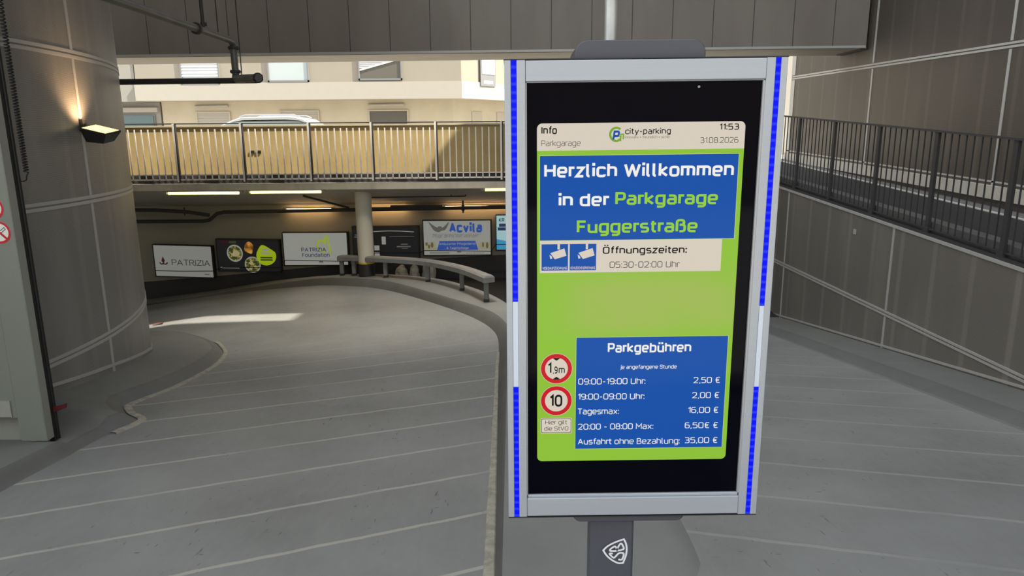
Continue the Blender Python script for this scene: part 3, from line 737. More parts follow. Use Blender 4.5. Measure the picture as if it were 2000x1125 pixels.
write([('Herzlich Willkommen', 81, 475, -236, 28.5, 1.48, {})], E_white)
write([('in der', 111, 217, -296, 27, 1.48, {})], E_white)
write([('Parkgarage', 230, 445, -294.5, 27, 1.48, {})], E_lime)
write([('Fuggerstraße', 150, 405, -353, 27, 1.48, {})], E_lime)
write([('Öffnungszeiten:', 206, 385, -398, 15.5, 1.3, {})], E_black)
write([('05:30-02:00 Uhr', 221, 371, -428.5, 13.5, .72, {})], E_grey)
write([('Parkgebühren', 221, 404, -618, 22, 1.48, {})], E_white)
write([('je angefangene Stunde', 250, 374, -656, 9, 1.0, {})], E_white)
rows_ = [('09:00-19:00 Uhr:', 157, 306, -691, '2,50 €', 412, 471), ('19:00-09:00 Uhr:', 157, 305, -726.5, '2,00 €', 410.5, 471), ('Tagesmax:', 157, 249, -761.5, '16,00 €', 404, 471),
         ('20:00 - 08:00 Max:', 157, 327, -798, '6,50€ €', 398, 472), ('Ausfahrt ohne Bezahlung:', 158, 388, -834, '35,00 €', 400, 473)]
for t, u0, u1, v, pr, p0, p1 in rows_:
    write([(t, u0, u1, v, 14, .9, {})], E_white); write([(pr, p0, p1, v, 14, .9, {})], E_white, 'price')
# logo: open ring ending in an arrow, with a slanted P
def pk(u, v, d=6.9): return kp3(u, v, d)
mb = MB()
ring_ = [(229 + 12.4 * math.cos(math.radians(a)), -149.5 - 0 + 13.2 * math.sin(math.radians(a))) for a in range(48, 322, 6)]
strokes3(mb, [(False, ring_)], 4.6, lambda u, v: pk(u, v))
strokes3(mb, [(False, [(231, -153.2), (238.5, -153.2), (238.0, -163.5)]), (False, [(236.5, -149.6), (244, -149.6), (243.4, -159.5)])], 3.0, lambda u, v: pk(u, v))
mb.build('ring_logo', E_lgreen, scr, recalc=False)
mb = MB(); add_text(mb, 'P', pk(221.0, -162.2, 6.6), UX, UZ, .0205, .0155, 1.9, slant=.16); mb.build('letter_logo', E_blue, scr, recalc=False)
# two camera pictograms
for u0, txt in ((75.5, 'VIDEOAUFZEICHNUNG'), (135.5, 'KENNZEICHENERKENNUNG')):
    ic = layer(rect(u0, u0 + 56.5, -433, -376), 7.0, 'camera_pictogram', E_blue, scr)
    mb = MB()
    for P in ([(.60, 1), (.69, 1), (.69, .80), (.60, .80)], [(.33, .665), (.86, .84), (.94, .56), (.50, .43)], [(.30, .60), (.38, .55), (.41, .46), (.33, .44)]):
        mb.poly([kp3(u0 + x * 56.5, -433 + y * 57, 6.75) for x, y in P])
    add_text(mb, txt, kp3(u0 + 2, -430.5, 6.75), UX, UZ, .0058, .0525, 1.35)
    mb.build('pictogram_print', E_head, scr, recalc=False)
# round limit signs and the plate
def disc(cx, cy, r, n=48): return [(cx + r * math.cos(2 * math.pi * i / n), cy + r * math.sin(2 * math.pi * i / n)) for i in range(n)]
for cy, txt in ((-653.5, '1,9m'), (-728.5, '10')):
    layer(disc(108.6, cy, 35.2), 7.0, 'limit_sign', E_head, scr); layer(disc(108.6, cy, 34.3), 6.95, 'sign_ring', E_red, scr); layer(disc(108.6, cy, 25.2), 6.9, 'sign_face', E_head, scr)
    mb = MB()
    if txt == '10':
        add_text(mb, '10', kp3(94.5, cy - 14, 6.6), UX, UZ, .0285, .0275, 1.5, R=2.6)
    else:
        add_text(mb, '1', kp3(90, cy - 11, 6.6), UX, UZ, .0255, .0075, 1.3, R=2.6); add_text(mb, ',9', kp3(101, cy - 11, 6.6), UX, UZ,   .0165, .0100, 1.4, R=2.6); add_text(mb, 'm', kp3(113.5, cy - 11, 6.6), UX, UZ, .0165, .0135, 1.2)
        for s_ in (1, -1):
            mb.poly([kp3(108.6 - 8, cy + s_ * 24, 6.6), kp3(108.6 - 4, cy + s_ * 25, 6.6), kp3(108.6 + 4, cy + s_ * 25, 6.6), kp3(108.6 + 8, cy + s_ * 24, 6.6), kp3(108.6, cy + s_ * 18.5, 6.6)])
    mb.build('lettering', E_black, scr, recalc=False)
layer(kround(73.5, 144, -806.5, -769.5, 3), 7.0, 'text_plate', E_head, scr); layer(kround(75, 142.5, -805, -771, 2.5), 6.95, 'plate_border', E_black, scr); layer(kround(76.2, 141.3, -803.8, -772.2, 2), 6.9, 'plate_face', E_head, scr)
write([('Hier gilt', 84, 133, -784.5, 10, .85, dict(R=2.2)), ('die StVO', 82, 136, -799.5, 10, .85, dict(R=2.2))], E_grey, d=6.6)

# ---- galvanised tube rising behind the display
mb = MB(); mb.tube([(.2175, 1.60, 1.78), (.2175, 1.60, 5.02)], .0140, 20); tag(mb.build('conduit_tube', M_galv, smooth=True), 'galvanised round tube rising from behind the display top', 'tube')

# ---- steel gate post on the left edge
gp = thing('gate_post', 'grey steel post with black rubber edge at the left border', 'post', (-3.15, 4.32, -.33))
mb = MB(); mb.box(-3.215, -3.045, 4.29, 4.36, -.33, 4.9); mb.build('post_body', M_postgrey, gp, bevel=.004)
mb = MB(); mb.box(-3.0449, -3.043, 4.292, 4.36, -.33, 4.9); mb.build('side_cover', M_postside, gp)
mb = MB(); mb.box(-3.075, -3.043, 4.36, 4.412, -.36, 4.9); mb.tube([(-3.045, 4.405, -.36), (-3.045, 4.405, 4.9)], .012, 8); mb.build('rubber_seal', M_black, gp)
sdr = thing('steel_door', 'grey green steel door panel left of the gate post', 'door', (-3.9, 4.31, -.18))
mb = MB(); mb.box(-5.2, -3.217, 4.295, 4.35, -.172, 4.9); mb.build('door_panel', M_postgrey, sdr, bevel=.003)
mb = MB(); mb.box(-3.32, -3.245, 4.285, 4.295, -.16, -.05); mb.box(-5.1, -3.30, 4.286, 4.295, -.16, -.135); mb.build('bottom_rail', M_postside, sdr)
mb = MB(); mb.box(-8.2, -5.2, 4.29, 4.4, -.4, 4.9); mb.box(-5.2, -3.217, 4.40, 4.5, -.4, .2); structure(mb.build('wall_front_left', M_postside))
# two prohibition signs stuck on the door edge
def prohibition(name, cx, cz, label, smoke):
    r = .0685; y = 4.2885
    t = thing(name, label, 'sign', (cx, y, cz))
    C_ = lambda rr, yy, n=40: [(cx + rr * math.cos(2 * math.pi * i / n), yy, cz + rr * math.sin(2 * math.pi * i / n)) for i in range(n)]
    mb = MB(); mb.prism(C_(r, y), (0, .0012, 0)); mb.build('disc', M_signwhite, t)
    mb = MB(); n = 40; a = C_(r, y - .0006); b = C_(r * .80, y - .0006)
    mb.add(a + b, [(i, (i + 1) % n, n + (i + 1) % n, n + i) for i in range(n)]); d = r * .85 * .7071; q = r * .07
    mb.poly([(cx - d - q, y - .001, cz + d - q), (cx - d + q, y - .001, cz + d + q), (cx + d + q, y - .001, cz - d + q), (cx + d - q, y - .001, cz - d - q)])
    mb.build('red_ring', M_signred, t, recalc=False)
    mb = MB()
    if smoke:
        V_, F_2 = ribbon(rounded([(-.035, -.022), (.032, .030), (.040, .020), (-.027, -.032)], True, .006), True, .0035); mb.add([(cx + v.x, y - .0008, cz + v.y) for v in V_], F_2)
    else:
        V_, F_2 = ribbon(rounded([(-.03, -.02), (-.03, .02), (.02, .02), (.02, -.02)], True, .006), True, .006); mb.add([(cx + v.x, y - .0008, cz + v.y) for v in V_], F_2)
    mb.build('symbol', M_signblack, t, recalc=False)
prohibition('prohibition_sign', -3.152, 1.19, 'upper red and white round prohibition sign, cut by the left border', False)
prohibition('prohibition_sign', -3.132, 1.042, 'lower red round no smoking sign on the grey post', True)
# spiral cord beside the seal
mb = MB(); pts = []
n = 900
for i in range(n + 1):
    t = i / n; z = 2.55 + (1.40 - 2.55) * t; k = 62 * 2 * math.pi * (t ** 1.15); r = .0125
    pts.append((-2.985 + .002 * t + r * math.cos(k), 4.395 + r * math.sin(k), z))
pts += [(-2.985, 4.395, 1.375), (-2.99, 4.395, 1.352), (-3.01, 4.395, 1.343), (-3.030, 4.395, 1.344)]
mb.tube(pts, .0042, 6); tag(mb.build('spiral_cable', M_black, smooth=True), 'black coiled cable hanging beside the rubber edge of the gate post', 'cable')
mb = MB(); mb.prism([(-3.043, 4.385, -.175), (-2.965, 4.40, -.145), (-2.962, 4.40, -.115), (-3.043, 4.385, -.135)], (0, .015, 0)); tag(mb.build('reflector', M_red, bevel=.002), 'small dark red reflector sticking out near the foot of the gate post', 'reflector')

# ---- floodlight on the core
a = math.radians(5.3); P0 = Vector((CX + CR * math.cos(a), CY + CR * math.sin(a), 1.70)); n0 = Vector((math.cos(a), math.sin(a), 0)); t0 = Vector((-math.sin(a), math.cos(a), 0))
fl = thing('floodlight', 'small dark floodlight shining up the round perforated wall', 'lamp', P0)
mb = MB(); mb.prism([P0 + t0 * -.03 + UZ * -.045, P0 + t0 * .03 + UZ * -.045, P0 + t0 * .03 + UZ * .05, P0 + t0 * -.03 + UZ * .05], n0 * .03); mb.tube([P0 + UZ * .0, P0 + n0 * .06 + UZ * -.005], .02, 10); mb.build('bracket', M_floodbody, fl)
ax = (n0 * .93 - t0 * .28 - UZ * .21).normalized(); sx_ = ax.cross(UZ).normalized(); nz = sx_.cross(ax).normalized()
nz = (nz + (-t0) * .22 + n0 * .10).normalized(); sx_ = ax.cross(nz).normalized(); nz = sx_.cross(ax).normalized()
c0 = P0 + n0 * .05 + UZ * -.012
L_, W_ = .245, .085
rim = [c0 + sx_ * W_, c0 + ax * L_ + sx_ * W_, c0 + ax * L_ - sx_ * W_, c0 - sx_ * W_]
bas = [c0 + ax * .03 + sx_ * W_ * .7 - nz * .105, c0 + ax * (L_ - .05) + sx_ * W_ * .7 - nz * .085, c0 + ax * (L_ - .05) - sx_ * W_ * .7 - nz * .085, c0 + ax * .03 - sx_ * W_ * .7 - nz * .105]
mb = MB(); mb.hexa(bas, rim); mb.hexa(rim, [p + nz * .012 for p in rim]); mb.build('housing', M_floodbody, fl)
ins = lambda k: [c0 + ax * L_ * .06 + sx_ * W_ * .88 + nz * k, c0 + ax * L_ * .95 + sx_ * W_ * .88 + nz * k, c0 + ax * L_ * .95 - sx_ * W_ * .88 + nz * k, c0 + ax * L_ * .06 - sx_ * W_ * .88 + nz * k]
mb = MB(); mb.hexa(ins(.0115), ins(.0145)); o = mb.build('lens', M_lens, fl); o['label'] = 'glowing yellow lens'
ld = bpy.data.lights.new('flood_light', 'SPOT'); ld.energy = 26; ld.color = (1, .62, .32); ld.spot_size = math.radians(110); ld.spot_blend = .8; ld.shadow_soft_size = .05
lo = bpy.data.objects.new('flood_light', ld); COL.objects.link(lo); lo.location = c0 + ax * .10 + nz * .03; lo.rotation_euler = (UZ - n0 * .55).to_track_quat('-Z', 'Y').to_euler()

# ---- rainwater pipe with flanges
pp = thing('drain_pipe', 'dark iron drain pipe with flanged joints hung below the roof', 'pipe', (-2.99, 8.0, 2.18))
PR = .036
mb = MB(); mb.tube([(-2.99, 4.6, 2.628), (-2.99, 7.9, 2.612), (-2.99, 7.97, 2.600), (-2.99, 8.0, 2.57)], PR, 16); mb.build('upper_run', M_iron, pp, smooth=True)
mb = MB(); mb.tube([(-2.99, 8.0, 2.58), (-2.99, 8.0, 2.27), (-2.985, 7.985, 2.235), (-2.96, 7.95, 2.215), (-2.60, 7.58, 2.195)], [PR, PR, .042, .044, .042], 16); mb.build('drop_and_elbow', M_iron, pp, smooth=True)
mb = MB(); mb.tube([(-4.6, 8.04, 2.20), (-2.78, 8.04, 2.205)], .031, 14); mb.build('lower_run', M_iron2, pp, smooth=True)
def flange(c, d, r, w_):
    d = Vector(d).normalized(); c = Vector(c); mb = MB(); mb.tube([c - d * w_ / 2, c + d * w_ / 2], r, 18)
    e = d.orthogonal().normalized(); f = d.cross(e)
    for k in range(6):
        a = k * math.pi / 3; q = c + (e * math.cos(a) + f * math.sin(a)) * r * .86; mb.tube([q - d * w_ * .9, q + d * w_ * .9], r * .13, 6)
    return mb.build('flange', M_iron2, pp)
flange((-2.99, 8.0, 2.54), (0, 0, 1), .058, .018); flange((-2.99, 8.0, 2.295), (0, 0, 1), .056, .020); flange((-2.61, 7.59, 2.196), (.7, -.7, -.03), .052, .026); flange((-2.99, 7.1, 2.615), (0, 1, 0), .055, .03); flange((-2.99, 7.28, 2.68), (0, .1, 1), .03, .02)
for x, y, z0, r in ((-2.99, 7.26, 2.65, .018), (-2.99, 7.62, 2.64, .006), (-2.935, 8.03, 2.24, .006)):
    mb = MB(); mb.tube([(x, y, z0), (x, y, RZ)], r, 8); mb.build('hanger', M_iron2, pp)

# ---- bridge railing in front of the parapet
br = thing('bridge_railing', 'pale steel railing of thin bars before the long concrete parapet', 'railing', (-1.5, 12.4, .80))
xs = [-8.05, -6.92, -5.77, -4.62, -3.46, -2.385, -1.28, -.15, .98, 2.1, 3.2, 4.28]
mb = MB(); mb.tube([(-8.5, 12.40, 1.832), (4.3, 12.40, 1.815)], .010, 10); mb.build('top_rail', M_rail, br)
mb = MB(); mb.box(-8.5, 4.3, 12.392, 12.408, .868, .892); mb.build('bottom_rail', M_galv_w, br)
mb = MB(); mb.box(-8.5, 4.3, 12.392, 12.408, .955, .972); mb.build('lower_rail', M_galv_w, br)
p0 = b0 = None
for x in xs:
    if p0 is None:
        mb = MB(); mb.box(x - .030, x, 12.375, 12.425, .84, 1.83); mb.box(x, x + .022, 12.38, 12.43, .84, 1.82, 1); p0 = mb.build('post', [M_galv_w, M_rail], br)
    else:
        o = p0.copy(); COL.objects.link(o); o.parent = br; o.location = (x - xs[0], 0, 0)
for xa, xb in zip(xs[1:], xs[2:]):
    for k in range(1, 10):
        x = xa + (xb - xa) * k / 10
        if b0 is None:
            mb = MB(); mb.box(x - .010, x + .010, 12.392, 12.402, .872, 1.735); b0 = mb.build('bar', M_galv_w, br); bx0 = x
        else:
            o = b0.copy(); COL.objects.link(o); o.parent = br; o.location = (x - bx0, 0, 0)
for x, lab in ((-4.55, 'left dark slot in the parapet beside a railing post'), (-4.435, 'right dark slot in the parapet beside a railing post')):
    mb = MB(); mb.box(x - .038, x + .038, 12.625, 12.66, 1.315, 1.365); tag(mb.build('wall_vent', M_blackpaint), lab, 'vent')

# ---- railing along the upper road on the right
rr = thing('road_railing', 'dark steel bar railing along the upper road at the right', 'railing', (RX, 7.0, .5))
fb = lambda y: zdeck(y) + .015
ft = lambda y: 1.53 + (y - 6.03) * .0606
mb = MB(); sloped_bar(mb, RX + .01, RX + .06, 1.0, 12.3, lambda y: ft(y) - .018, .02); mb.build('top_rail', M_rail, rr)
mb = MB(); sloped_bar(mb, RX + .02, RX + .05, 1.0, 12.3, lambda y: fb(y) + .03, .014); mb.build('bottom_rail', M_rail, rr)
mb = MB(); sloped_bar(mb, RX + .005, RX + .075, 1.0, 12.3, lambda y: fb(y) - .035, .035); mb.build('base_rail', M_rail, rr)
py = [12.0, 10.82, 9.64, 8.46, 7.30, 6.14, 4.98, 3.82, 2.66]
for y in py:
    mb = MB(); mb.hexa([(RX + .02, y - .03, fb(y)), (RX + .05, y - .03, fb(y)), (RX + .05, y + .03, fb(y)), (RX + .02, y + .03, fb(y))], [(RX + .02, y - .03, ft(y)), (RX + .05, y - .03, ft(y)), (RX + .05, y + .03, ft(y)), (RX + .02, y + .03, ft(y))])
    mb.box(RX + .008, RX + .072, y - .045, y + .045, fb(y) - .005, fb(y) + .05); mb.build('post', M_rail, rr)
for ya, yb in zip(py, py[1:]):
    for k in range(1, 10):
        y = ya + (yb - ya) * k / 10
        mb = MB(); mb.box(RX + .029, RX + .041, y - .005, y + .005, fb(y) + .03, ft(y) - .005); mb.build('bar', M_rail, rr)
mb = MB(); mb.box(RX - .008, RX - .003, 8.72, 8.79, .345, .41); tag(mb.build('wall_sticker', M_trim), 'small pale square plate on the perforated retaining wall', 'plate')

# ---- pillar
pl_ = thing('pillar', 'round cream pillar with black foot and yellow band', 'pillar', (-2.715, 12.97, -1.0))
mb = MB(); mb.tube([(-2.715, 12.97, -.72), (-2.715, 12.97, .66)], .148, 40); mb.build('shaft', M_pillar, pl_, smooth=True)
mb = MB(); mb.tube([(-2.715, 12.97, -1.02), (-2.715, 12.97, -.715)], .150, 40); mb.build('black_foot', M_blackpaint, pl_, smooth=True)
mb = MB(); mb.tube([(-2.715, 12.97, -.722), (-2.715, 12.97, -.69)], .1505, 40); mb.build('yellow_band', M_yellow, pl_, smooth=True)

# ---- guard rail on the island
feet = [(-.36, 9.66), (-.78, 10.76), (-1.44, 11.85), (-2.30, 12.62), (-2.98, 13.10), (-3.24, 13.22)]
gr = thing('guard_rail', 'low grey curved guard rail along the island edge', 'guard rail', (-1.5, 11.9, -.85))
curve = smooth_path([(-.345, 9.60, 0), (-.36, 9.68, 0), (-.78, 10.76, 0), (-1.44, 11.85, 0), (-2.30, 12.62, 0), (-2.98, 13.10, 0), (-3.28, 13.24, 0)], 8)
rows = []
for i, p in enumerate(curve):
    a = curve[max(0, i - 1)]; b = curve[min(len(curve) - 1, i + 1)]; t = (b - a).normalized(); nl = Vector((-t.y, t.x, 0)); z = zi(p.x, p.y) + .34
    ring = [Vector((*(p + nl * u).xy, z + v)) for u, v in ((-.085, -.05), (-.085, .02), (-.06, .045), (.06, .045), (.085, .02), (.085, -.05))]; ring.append(ring[0].copy()); rows.append(ring)
mb = MB(); mb.grid(rows); mb.poly([v for v in rows[0][:6]]); mb.poly([v for v in rows[-1][:6]]); mb.build('rail', M_guard, gr)
for (x, y) in feet:
    z = zi(x, y)
    mb = MB(); mb.box(x - .035, x + .035, y - .05, y + .05, z - .02, z + .30); p_ = mb.build('post', M_guard_post, gr, bevel=.006)
    mb = MB(); mb.box(x - .038, x + .038, y - .053, y + .053, z - .02, z + .045); mb.build('post_foot', M_blackpaint, p_)

# ---- fluorescent lamps
def tube_lamp(x0, x1, y, z, label, mat, rot=0, group=None):
    t = thing('tube_lamp', label, 'lamp', ((x0 + x1) / 2, y, z + .04), group)
    mb = MB(); mb.box(x0 - .08, x1 + .08, y - .025, y + .025, z + .025, z + .045)
    for x in (x0 - .05, x1 + .05): mb.box(x - .025, x + .025, y - .02, y + .02, z - .015, z + .03)
    mb.build('fixture', M_fixture, t)
    mb = MB(); mb.tube([(x0, y, z), (x1, y, z)], .023, 12); o = mb.build('tube', mat, t, smooth=True); o['label'] = 'glowing tube'
tube_lamp(-6.04, -4.80, 12.50, .637, 'long lit tube lamp under the bridge edge nearest the round wall', M_tube)
tube_lamp(-4.59, -3.35, 12.50, .645, 'second lit tube lamp from the round wall under the bridge edge', M_tube)
tube_lamp(-.46, .78, 12.50, .655, 'lit tube lamp under the bridge edge beside the display', M_tube)
tube_lamp(-4.50, -3.62, 14.16, .165, 'warm tube lamp on the back wall left of the pillar', M_tube_warm)
tube_lamp(-2.95, -2.10, 14.16, .16, 'warm tube lamp on the back wall behind the pillar', M_tube_warm)
tube_lamp(-1.32, -.10, 14.16, .19, 'warm tube lamp on the back wall above the white advertising board', M_tube_warm)

# ---- pipes under the bridge
mb = MB(); mb.tube([(-9.5, 13.9, -.01), (-6.1, 13.9, -.02), (-5.97, 13.9, .0), (-5.80, 13.9, .13), (-5.66, 13.9, .155), (-.14, 13.9, .205), (4.2, 13.9, .25)], .036, 10)
mb.tube([(-4.2, 13.9, .167), (-4.2, 13.9, .19)], .06, 8)
mb.tube([(-.95, 13.9, .10), (-.95, 13.9, .42)], .018, 8); mb.tube([(-.98, 13.9, .20), (-.92, 13.9, .20)], .055, 10)
tag(mb.build('ceiling_pipe', M_iron2, smooth=True), 'long dark pipe bending down along the garage back wall', 'pipe')
mb = MB(); mb.tube([(-9.5, 13.7, .27), (-6.9, 13.7, .225), (-6.4, 13.85, .175), (-5.95, 13.88, .10)], .035, 10); mb.tube([(-6.42, 13.85, .10), (-6.42, 13.85, .26)], .012, 6); tag(mb.build('ceiling_pipe', M_iron2, smooth=True), 'short dark pipe running into the long one below the left ceiling', 'pipe')
mb = MB(); mb.tube([(-3.84, 13.1, .56), (-3.84, 13.1, .525), (-3.16, 13.74, .235)], .020, 8); tag(mb.build('branch_pipe', M_iron2), 'thin dark pipe slanting down to the wall left of the pillar', 'pipe')
mb = MB(); mb.tube([(-2.6, 13.2, .478), (-.86, 13.2, .486), (-.85, 13.2, .496), (-.85, 13.2, .535)], .012, 8); mb.tube([(-1.12, 13.2, .486), (-1.12, 13.2, .535)], .008, 6); tag(mb.build('conduit', M_iron2), 'thin dark conduit below the ceiling right of the pillar', 'conduit')
mb = MB(); mb.box(-2.38, -1.35, 13.88, 14.0, .215, .255); tag(mb.build('cable_tray', M_iron2), 'flat dark cable tray lying above the long wall pipe', 'cable tray')

# ---- advertising boards on the back wall
def lightbox(name, x0, x1, zt, zb, depth, label, face, frame=M_blackpaint, dx=0.0, dz=0.0):
    """board hung on the wall; dz: drop of the right end"""
    y = WY - depth
    t = thing(name, label, 'advertising board', ((x0 + x1) / 2, WY, zb - abs(dz)))
    P = lambda u, v, d=0: Vector((lerp(x0, x1, u), y - d, lerp(zb, zt, v) + dz * u))
    fw_ = .028 / (x1 - x0); fh = .028 / (zt - zb)
    mb = MB(); mb.hexa([P(0, 0), P(1, 0), P(1, 1), P(0, 1)], [v + Vector((0, depth - .001, 0)) for v in (P(0, 0), P(1, 0), P(1, 1), P(0, 1))])
    for u0, u1, v0, v1 in ((0, 1, 0, fh * .6), (0, 1, 1 - fh * .6, 1), (0, fw_ * .6, 0, 1), (1 - fw_, 1, 0, 1)):
        mb.hexa([P(u0, v0, .012), P(u1, v0, .012), P(u1, v1, .012), P(u0, v1, .012)], [P(u0, v0), P(u1, v0), P(u1, v1), P(u0, v1)])
    mb.build('frame', frame, t)
    mb = MB(); mb.poly([P(fw_ * .6, fh * .6, .003), P(1 - fw_, fh * .6, .003), P(1 - fw_, 1 - fh * .6, .003), P(fw_ * .6, 1 - fh * .6, .003)]); poster = mb.build('poster', face, t, recalc=False)
    return t, poster, P
def glow(name, r, g, b, s=1.0):
    c = rgb(r, g, b); return plain(name, tuple(v * .5 for v in c[:3]) + (1,), .5, emit=c, es=s)
G_white = glow('board_white', 150, 152, 146, .52)
G_white2 = glow('board_white_two', 168, 170, 162, .52)
G_dark = glow('board_charcoal', 30, 30, 32, .5)
G_black = glow('print_dark', 38, 36, 36, .6)
G_wine = glow('print_wine', 62, 14, 24, .6)
G_navy = glow('print_navy', 48, 54, 92, .7)
G_green = glow('print_lime', 150, 172, 20, .75)
G_blue = glow('print_blue', 44, 74, 150, .8)
G_grey = glow('print_grey', 92, 90, 84, .7)
G_pale = glow('print_pale', 150, 148, 142, .7)
G_cyan = glow('print_cyan', 60, 140, 180, .8)
G_ice = glow('board_ice', 150, 185, 190, .85)
G_orange = glow('print_orange', 196, 140, 50, .6)
G_food1 = glow('print_olive', 96, 100, 48, .6)
G_food2 = glow('print_rice', 176, 160, 116, .6)
def food(name, a, b, c_, sc):
    m, nt, p = new_mat(name); pos, x, y, z = coords(nt); n = noise_tex(nt, pos, sc, 3)
    cc = mixc(nt, ramp(nt, n, .36, .5), rgb(*a), mixc(nt, ramp(nt, n, .52, .64), rgb(*b), rgb(*c_)))
    nt.links.new(cc, p.inputs['Base Color']); nt.links.new(cc, p.inputs['Emission Color']); p.inputs['Emission Strength'].default_value = .5; return m
G_food1 = food('print_salad', (30, 38, 18), (110, 112, 50), (190, 175, 110), 26)
G_orange = food('print_fruit', (120, 70, 24), (190, 135, 50), (215, 170, 80), 9)
G_leaf = glow('print_leaf', 58, 70, 28, .6)
def ptext(mb, P, txt, u0, u1, v, cap, wt=.9, d=.006, **kw):
    a = P(u0, v, d); b = P(u1, v, d); ux = (b - a).normalized(); add_text(mb, txt, a, ux, UZ, cap, (b - a).length, wt, **kw)
def pshape(mb, P, pts, d=.005, m=0): mb.poly([P(u, v, d) for u, v in pts], m)
def ell(cu, cv, ru, rv, n=28): return [(cu + ru * math.cos(2 * math.pi * i / n), cv + rv * math.sin(2 * math.pi * i / n)) for i in range(n)]
def pstroke(mb, P, path, wd, d=.0055):
    # path in board units (u, v); width as a fraction of the board height
    A = (P(1, 0) - P(0, 0)).length; Bh = (P(0, 1) - P(0, 0)).length
    vs, fs = ribbon([Vector((u * A / Bh, v)) for u, v in path], False, wd); mb.add([P(q.x * Bh / A, q.y, d) for q in vs], fs)

t, po, P = lightbox('advertising_board', -7.31, -6.095, -.515, -1.185, .10, 'white advertising board with a dark red flower mark, lowest in the row', G_white, dz=-.045)
mb = MB(); ptext(mb, P, 'PATRIZIA', .29, .94, .375, .118, .75, serif=.75, R=2.2); mb.build('lettering', G_black, po, recalc=False)
mb = MB(); pshape(mb, P, [(.155, .42), (.185, .50), (.155, .64), (.125, .50)]); pstroke(mb, P, spl([(.095, .455), (.115, .40), (.15, .41), (.16, .45)]), .035); pstroke(mb, P, spl([(.15, .44), (.17, .40), (.205, .405), (.225, .455)]), .035); mb.build('flower_mark', G_wine, po, recalc=False)
mb = MB(); pshape(mb, P, [(.83, .095), (.91, .095), (.91, .13), (.83, .13)]); mb.build('small_print', G_grey, po, recalc=False)

t, po, P = lightbox('advertising_board', -6.015, -4.715, -.415, -1.085, .10, 'dark food advertising board with salad bowls and a lime green drop', G_dark, dz=-.03)
mb = MB(); pshape(mb, P, ell(.285, .565, .125, .265), .0042); pshape(mb, P, ell(.55, .22, .125, .25), .0042); mb.build('bowls', G_pale, po, recalc=False)
mb = MB(); pshape(mb, P, ell(.285, .565, .105, .222), .005); pshape(mb, P, ell(.55, .22, .108, .215), .005); mb.build('salad', G_food1, po, recalc=False)
mb = MB(); pshape(mb, P, ell(.29, .56, .07, .10), .0056); pshape(mb, P, ell(.53, .27, .03, .06), .0056); pshape(mb, P, ell(.60, .15, .032, .05), .0056); pshape(mb, P, ell(.52, .11, .03, .045), .0056); mb.build('grain', G_food2, po, recalc=False)
for u, v, a_, b_ in ((.22, .68, .03, .05), (.34, .70, .025, .04), (.27, .42, .05, .05), (.24, .62, .02, .06), (.48, .33, .03, .05), (.60, .30, .03, .05), (.50, .19, .02, .05), (.56, .07, .03, .04), (.62, .22, .02, .05)): mb = MB(); pshape(mb, P, ell(u, v, a_, b_, 9), .0060); mb.build('herb', G_leaf, po, recalc=False)
mb = MB(); pshape(mb, P, spl([(.44, .66), (.46, .84), (.52, .93), (.58, .82), (.57, .68), (.55, .56), (.50, .58)], True), .0050); mb.build('fruit', G_orange, po, recalc=False)
mb = MB(); pshape(mb, P, spl([(.62, .50), (.645, .66), (.72, .83), (.84, .72), (.925, .58), (.91, .36), (.82, .22), (.71, .22), (.64, .34)], True), .0052); mb.build('lime_drop', G_green, po, recalc=False)
mb = MB()
for u0, u1, v in ((.72, .82, .655), (.705, .83, .545)): pshape(mb, P, [(u0, v), (u1, v), (u1, v + .065), (u0, v + .065)], .006)
pshape(mb, P, [(.045, .10), (.34, .10), (.34, .135), (.045, .135)], .006); mb.build('pale_print', G_pale, po, recalc=False)
mb = MB()
for u0, u1, v in ((.68, .87, .42), (.68, .87, .35)): pshape(mb, P, [(u0, v), (u1, v), (u1, v + .045), (u0, v + .045)], .006)
mb.build('small_print', G_leaf, po, recalc=False)
mb = MB(); pshape(mb, P, [(.08, .87), (.21, .87), (.21, .93), (.08, .93)], .006); mb.build('heading', G_wine, po, recalc=False)
mb = MB(); pshape(mb, P, [(.21, .87), (.32, .87), (.32, .94), (.21, .94)], .006); mb.build('heading', G_leaf, po, recalc=False)

t, po, P = lightbox('advertising_board', -4.655, -3.32, -.295, -.985, .10, 'white advertising board with a lime green heart, left of the pillar', G_white2, dz=-.005)
mb = MB(); ptext(mb, P, 'PATRIZIA', .275, .655, .425, .080, 1.25, serif=.8, R=2.0); ptext(mb, P, 'Foundation', .285, .705, .265, .080, 1.25, serif=.7, R=2.0); mb.build('lettering', G_navy, po, recalc=False)
mb = MB(); pstroke(mb, P, spl([(.64, .40), (.575, .46), (.53, .60), (.545, .72), (.595, .75), (.645, .67), (.645, .80), (.665, .87), (.69, .83), (.705, .55), (.725, .36)]), .045); mb.build('heart', G_green, po, recalc=False)
mb = MB(); pshape(mb, P, [(.535, .095), (.60, .095), (.60, .135), (.535, .135)]); mb.build('small_print', G_grey, po, recalc=False)

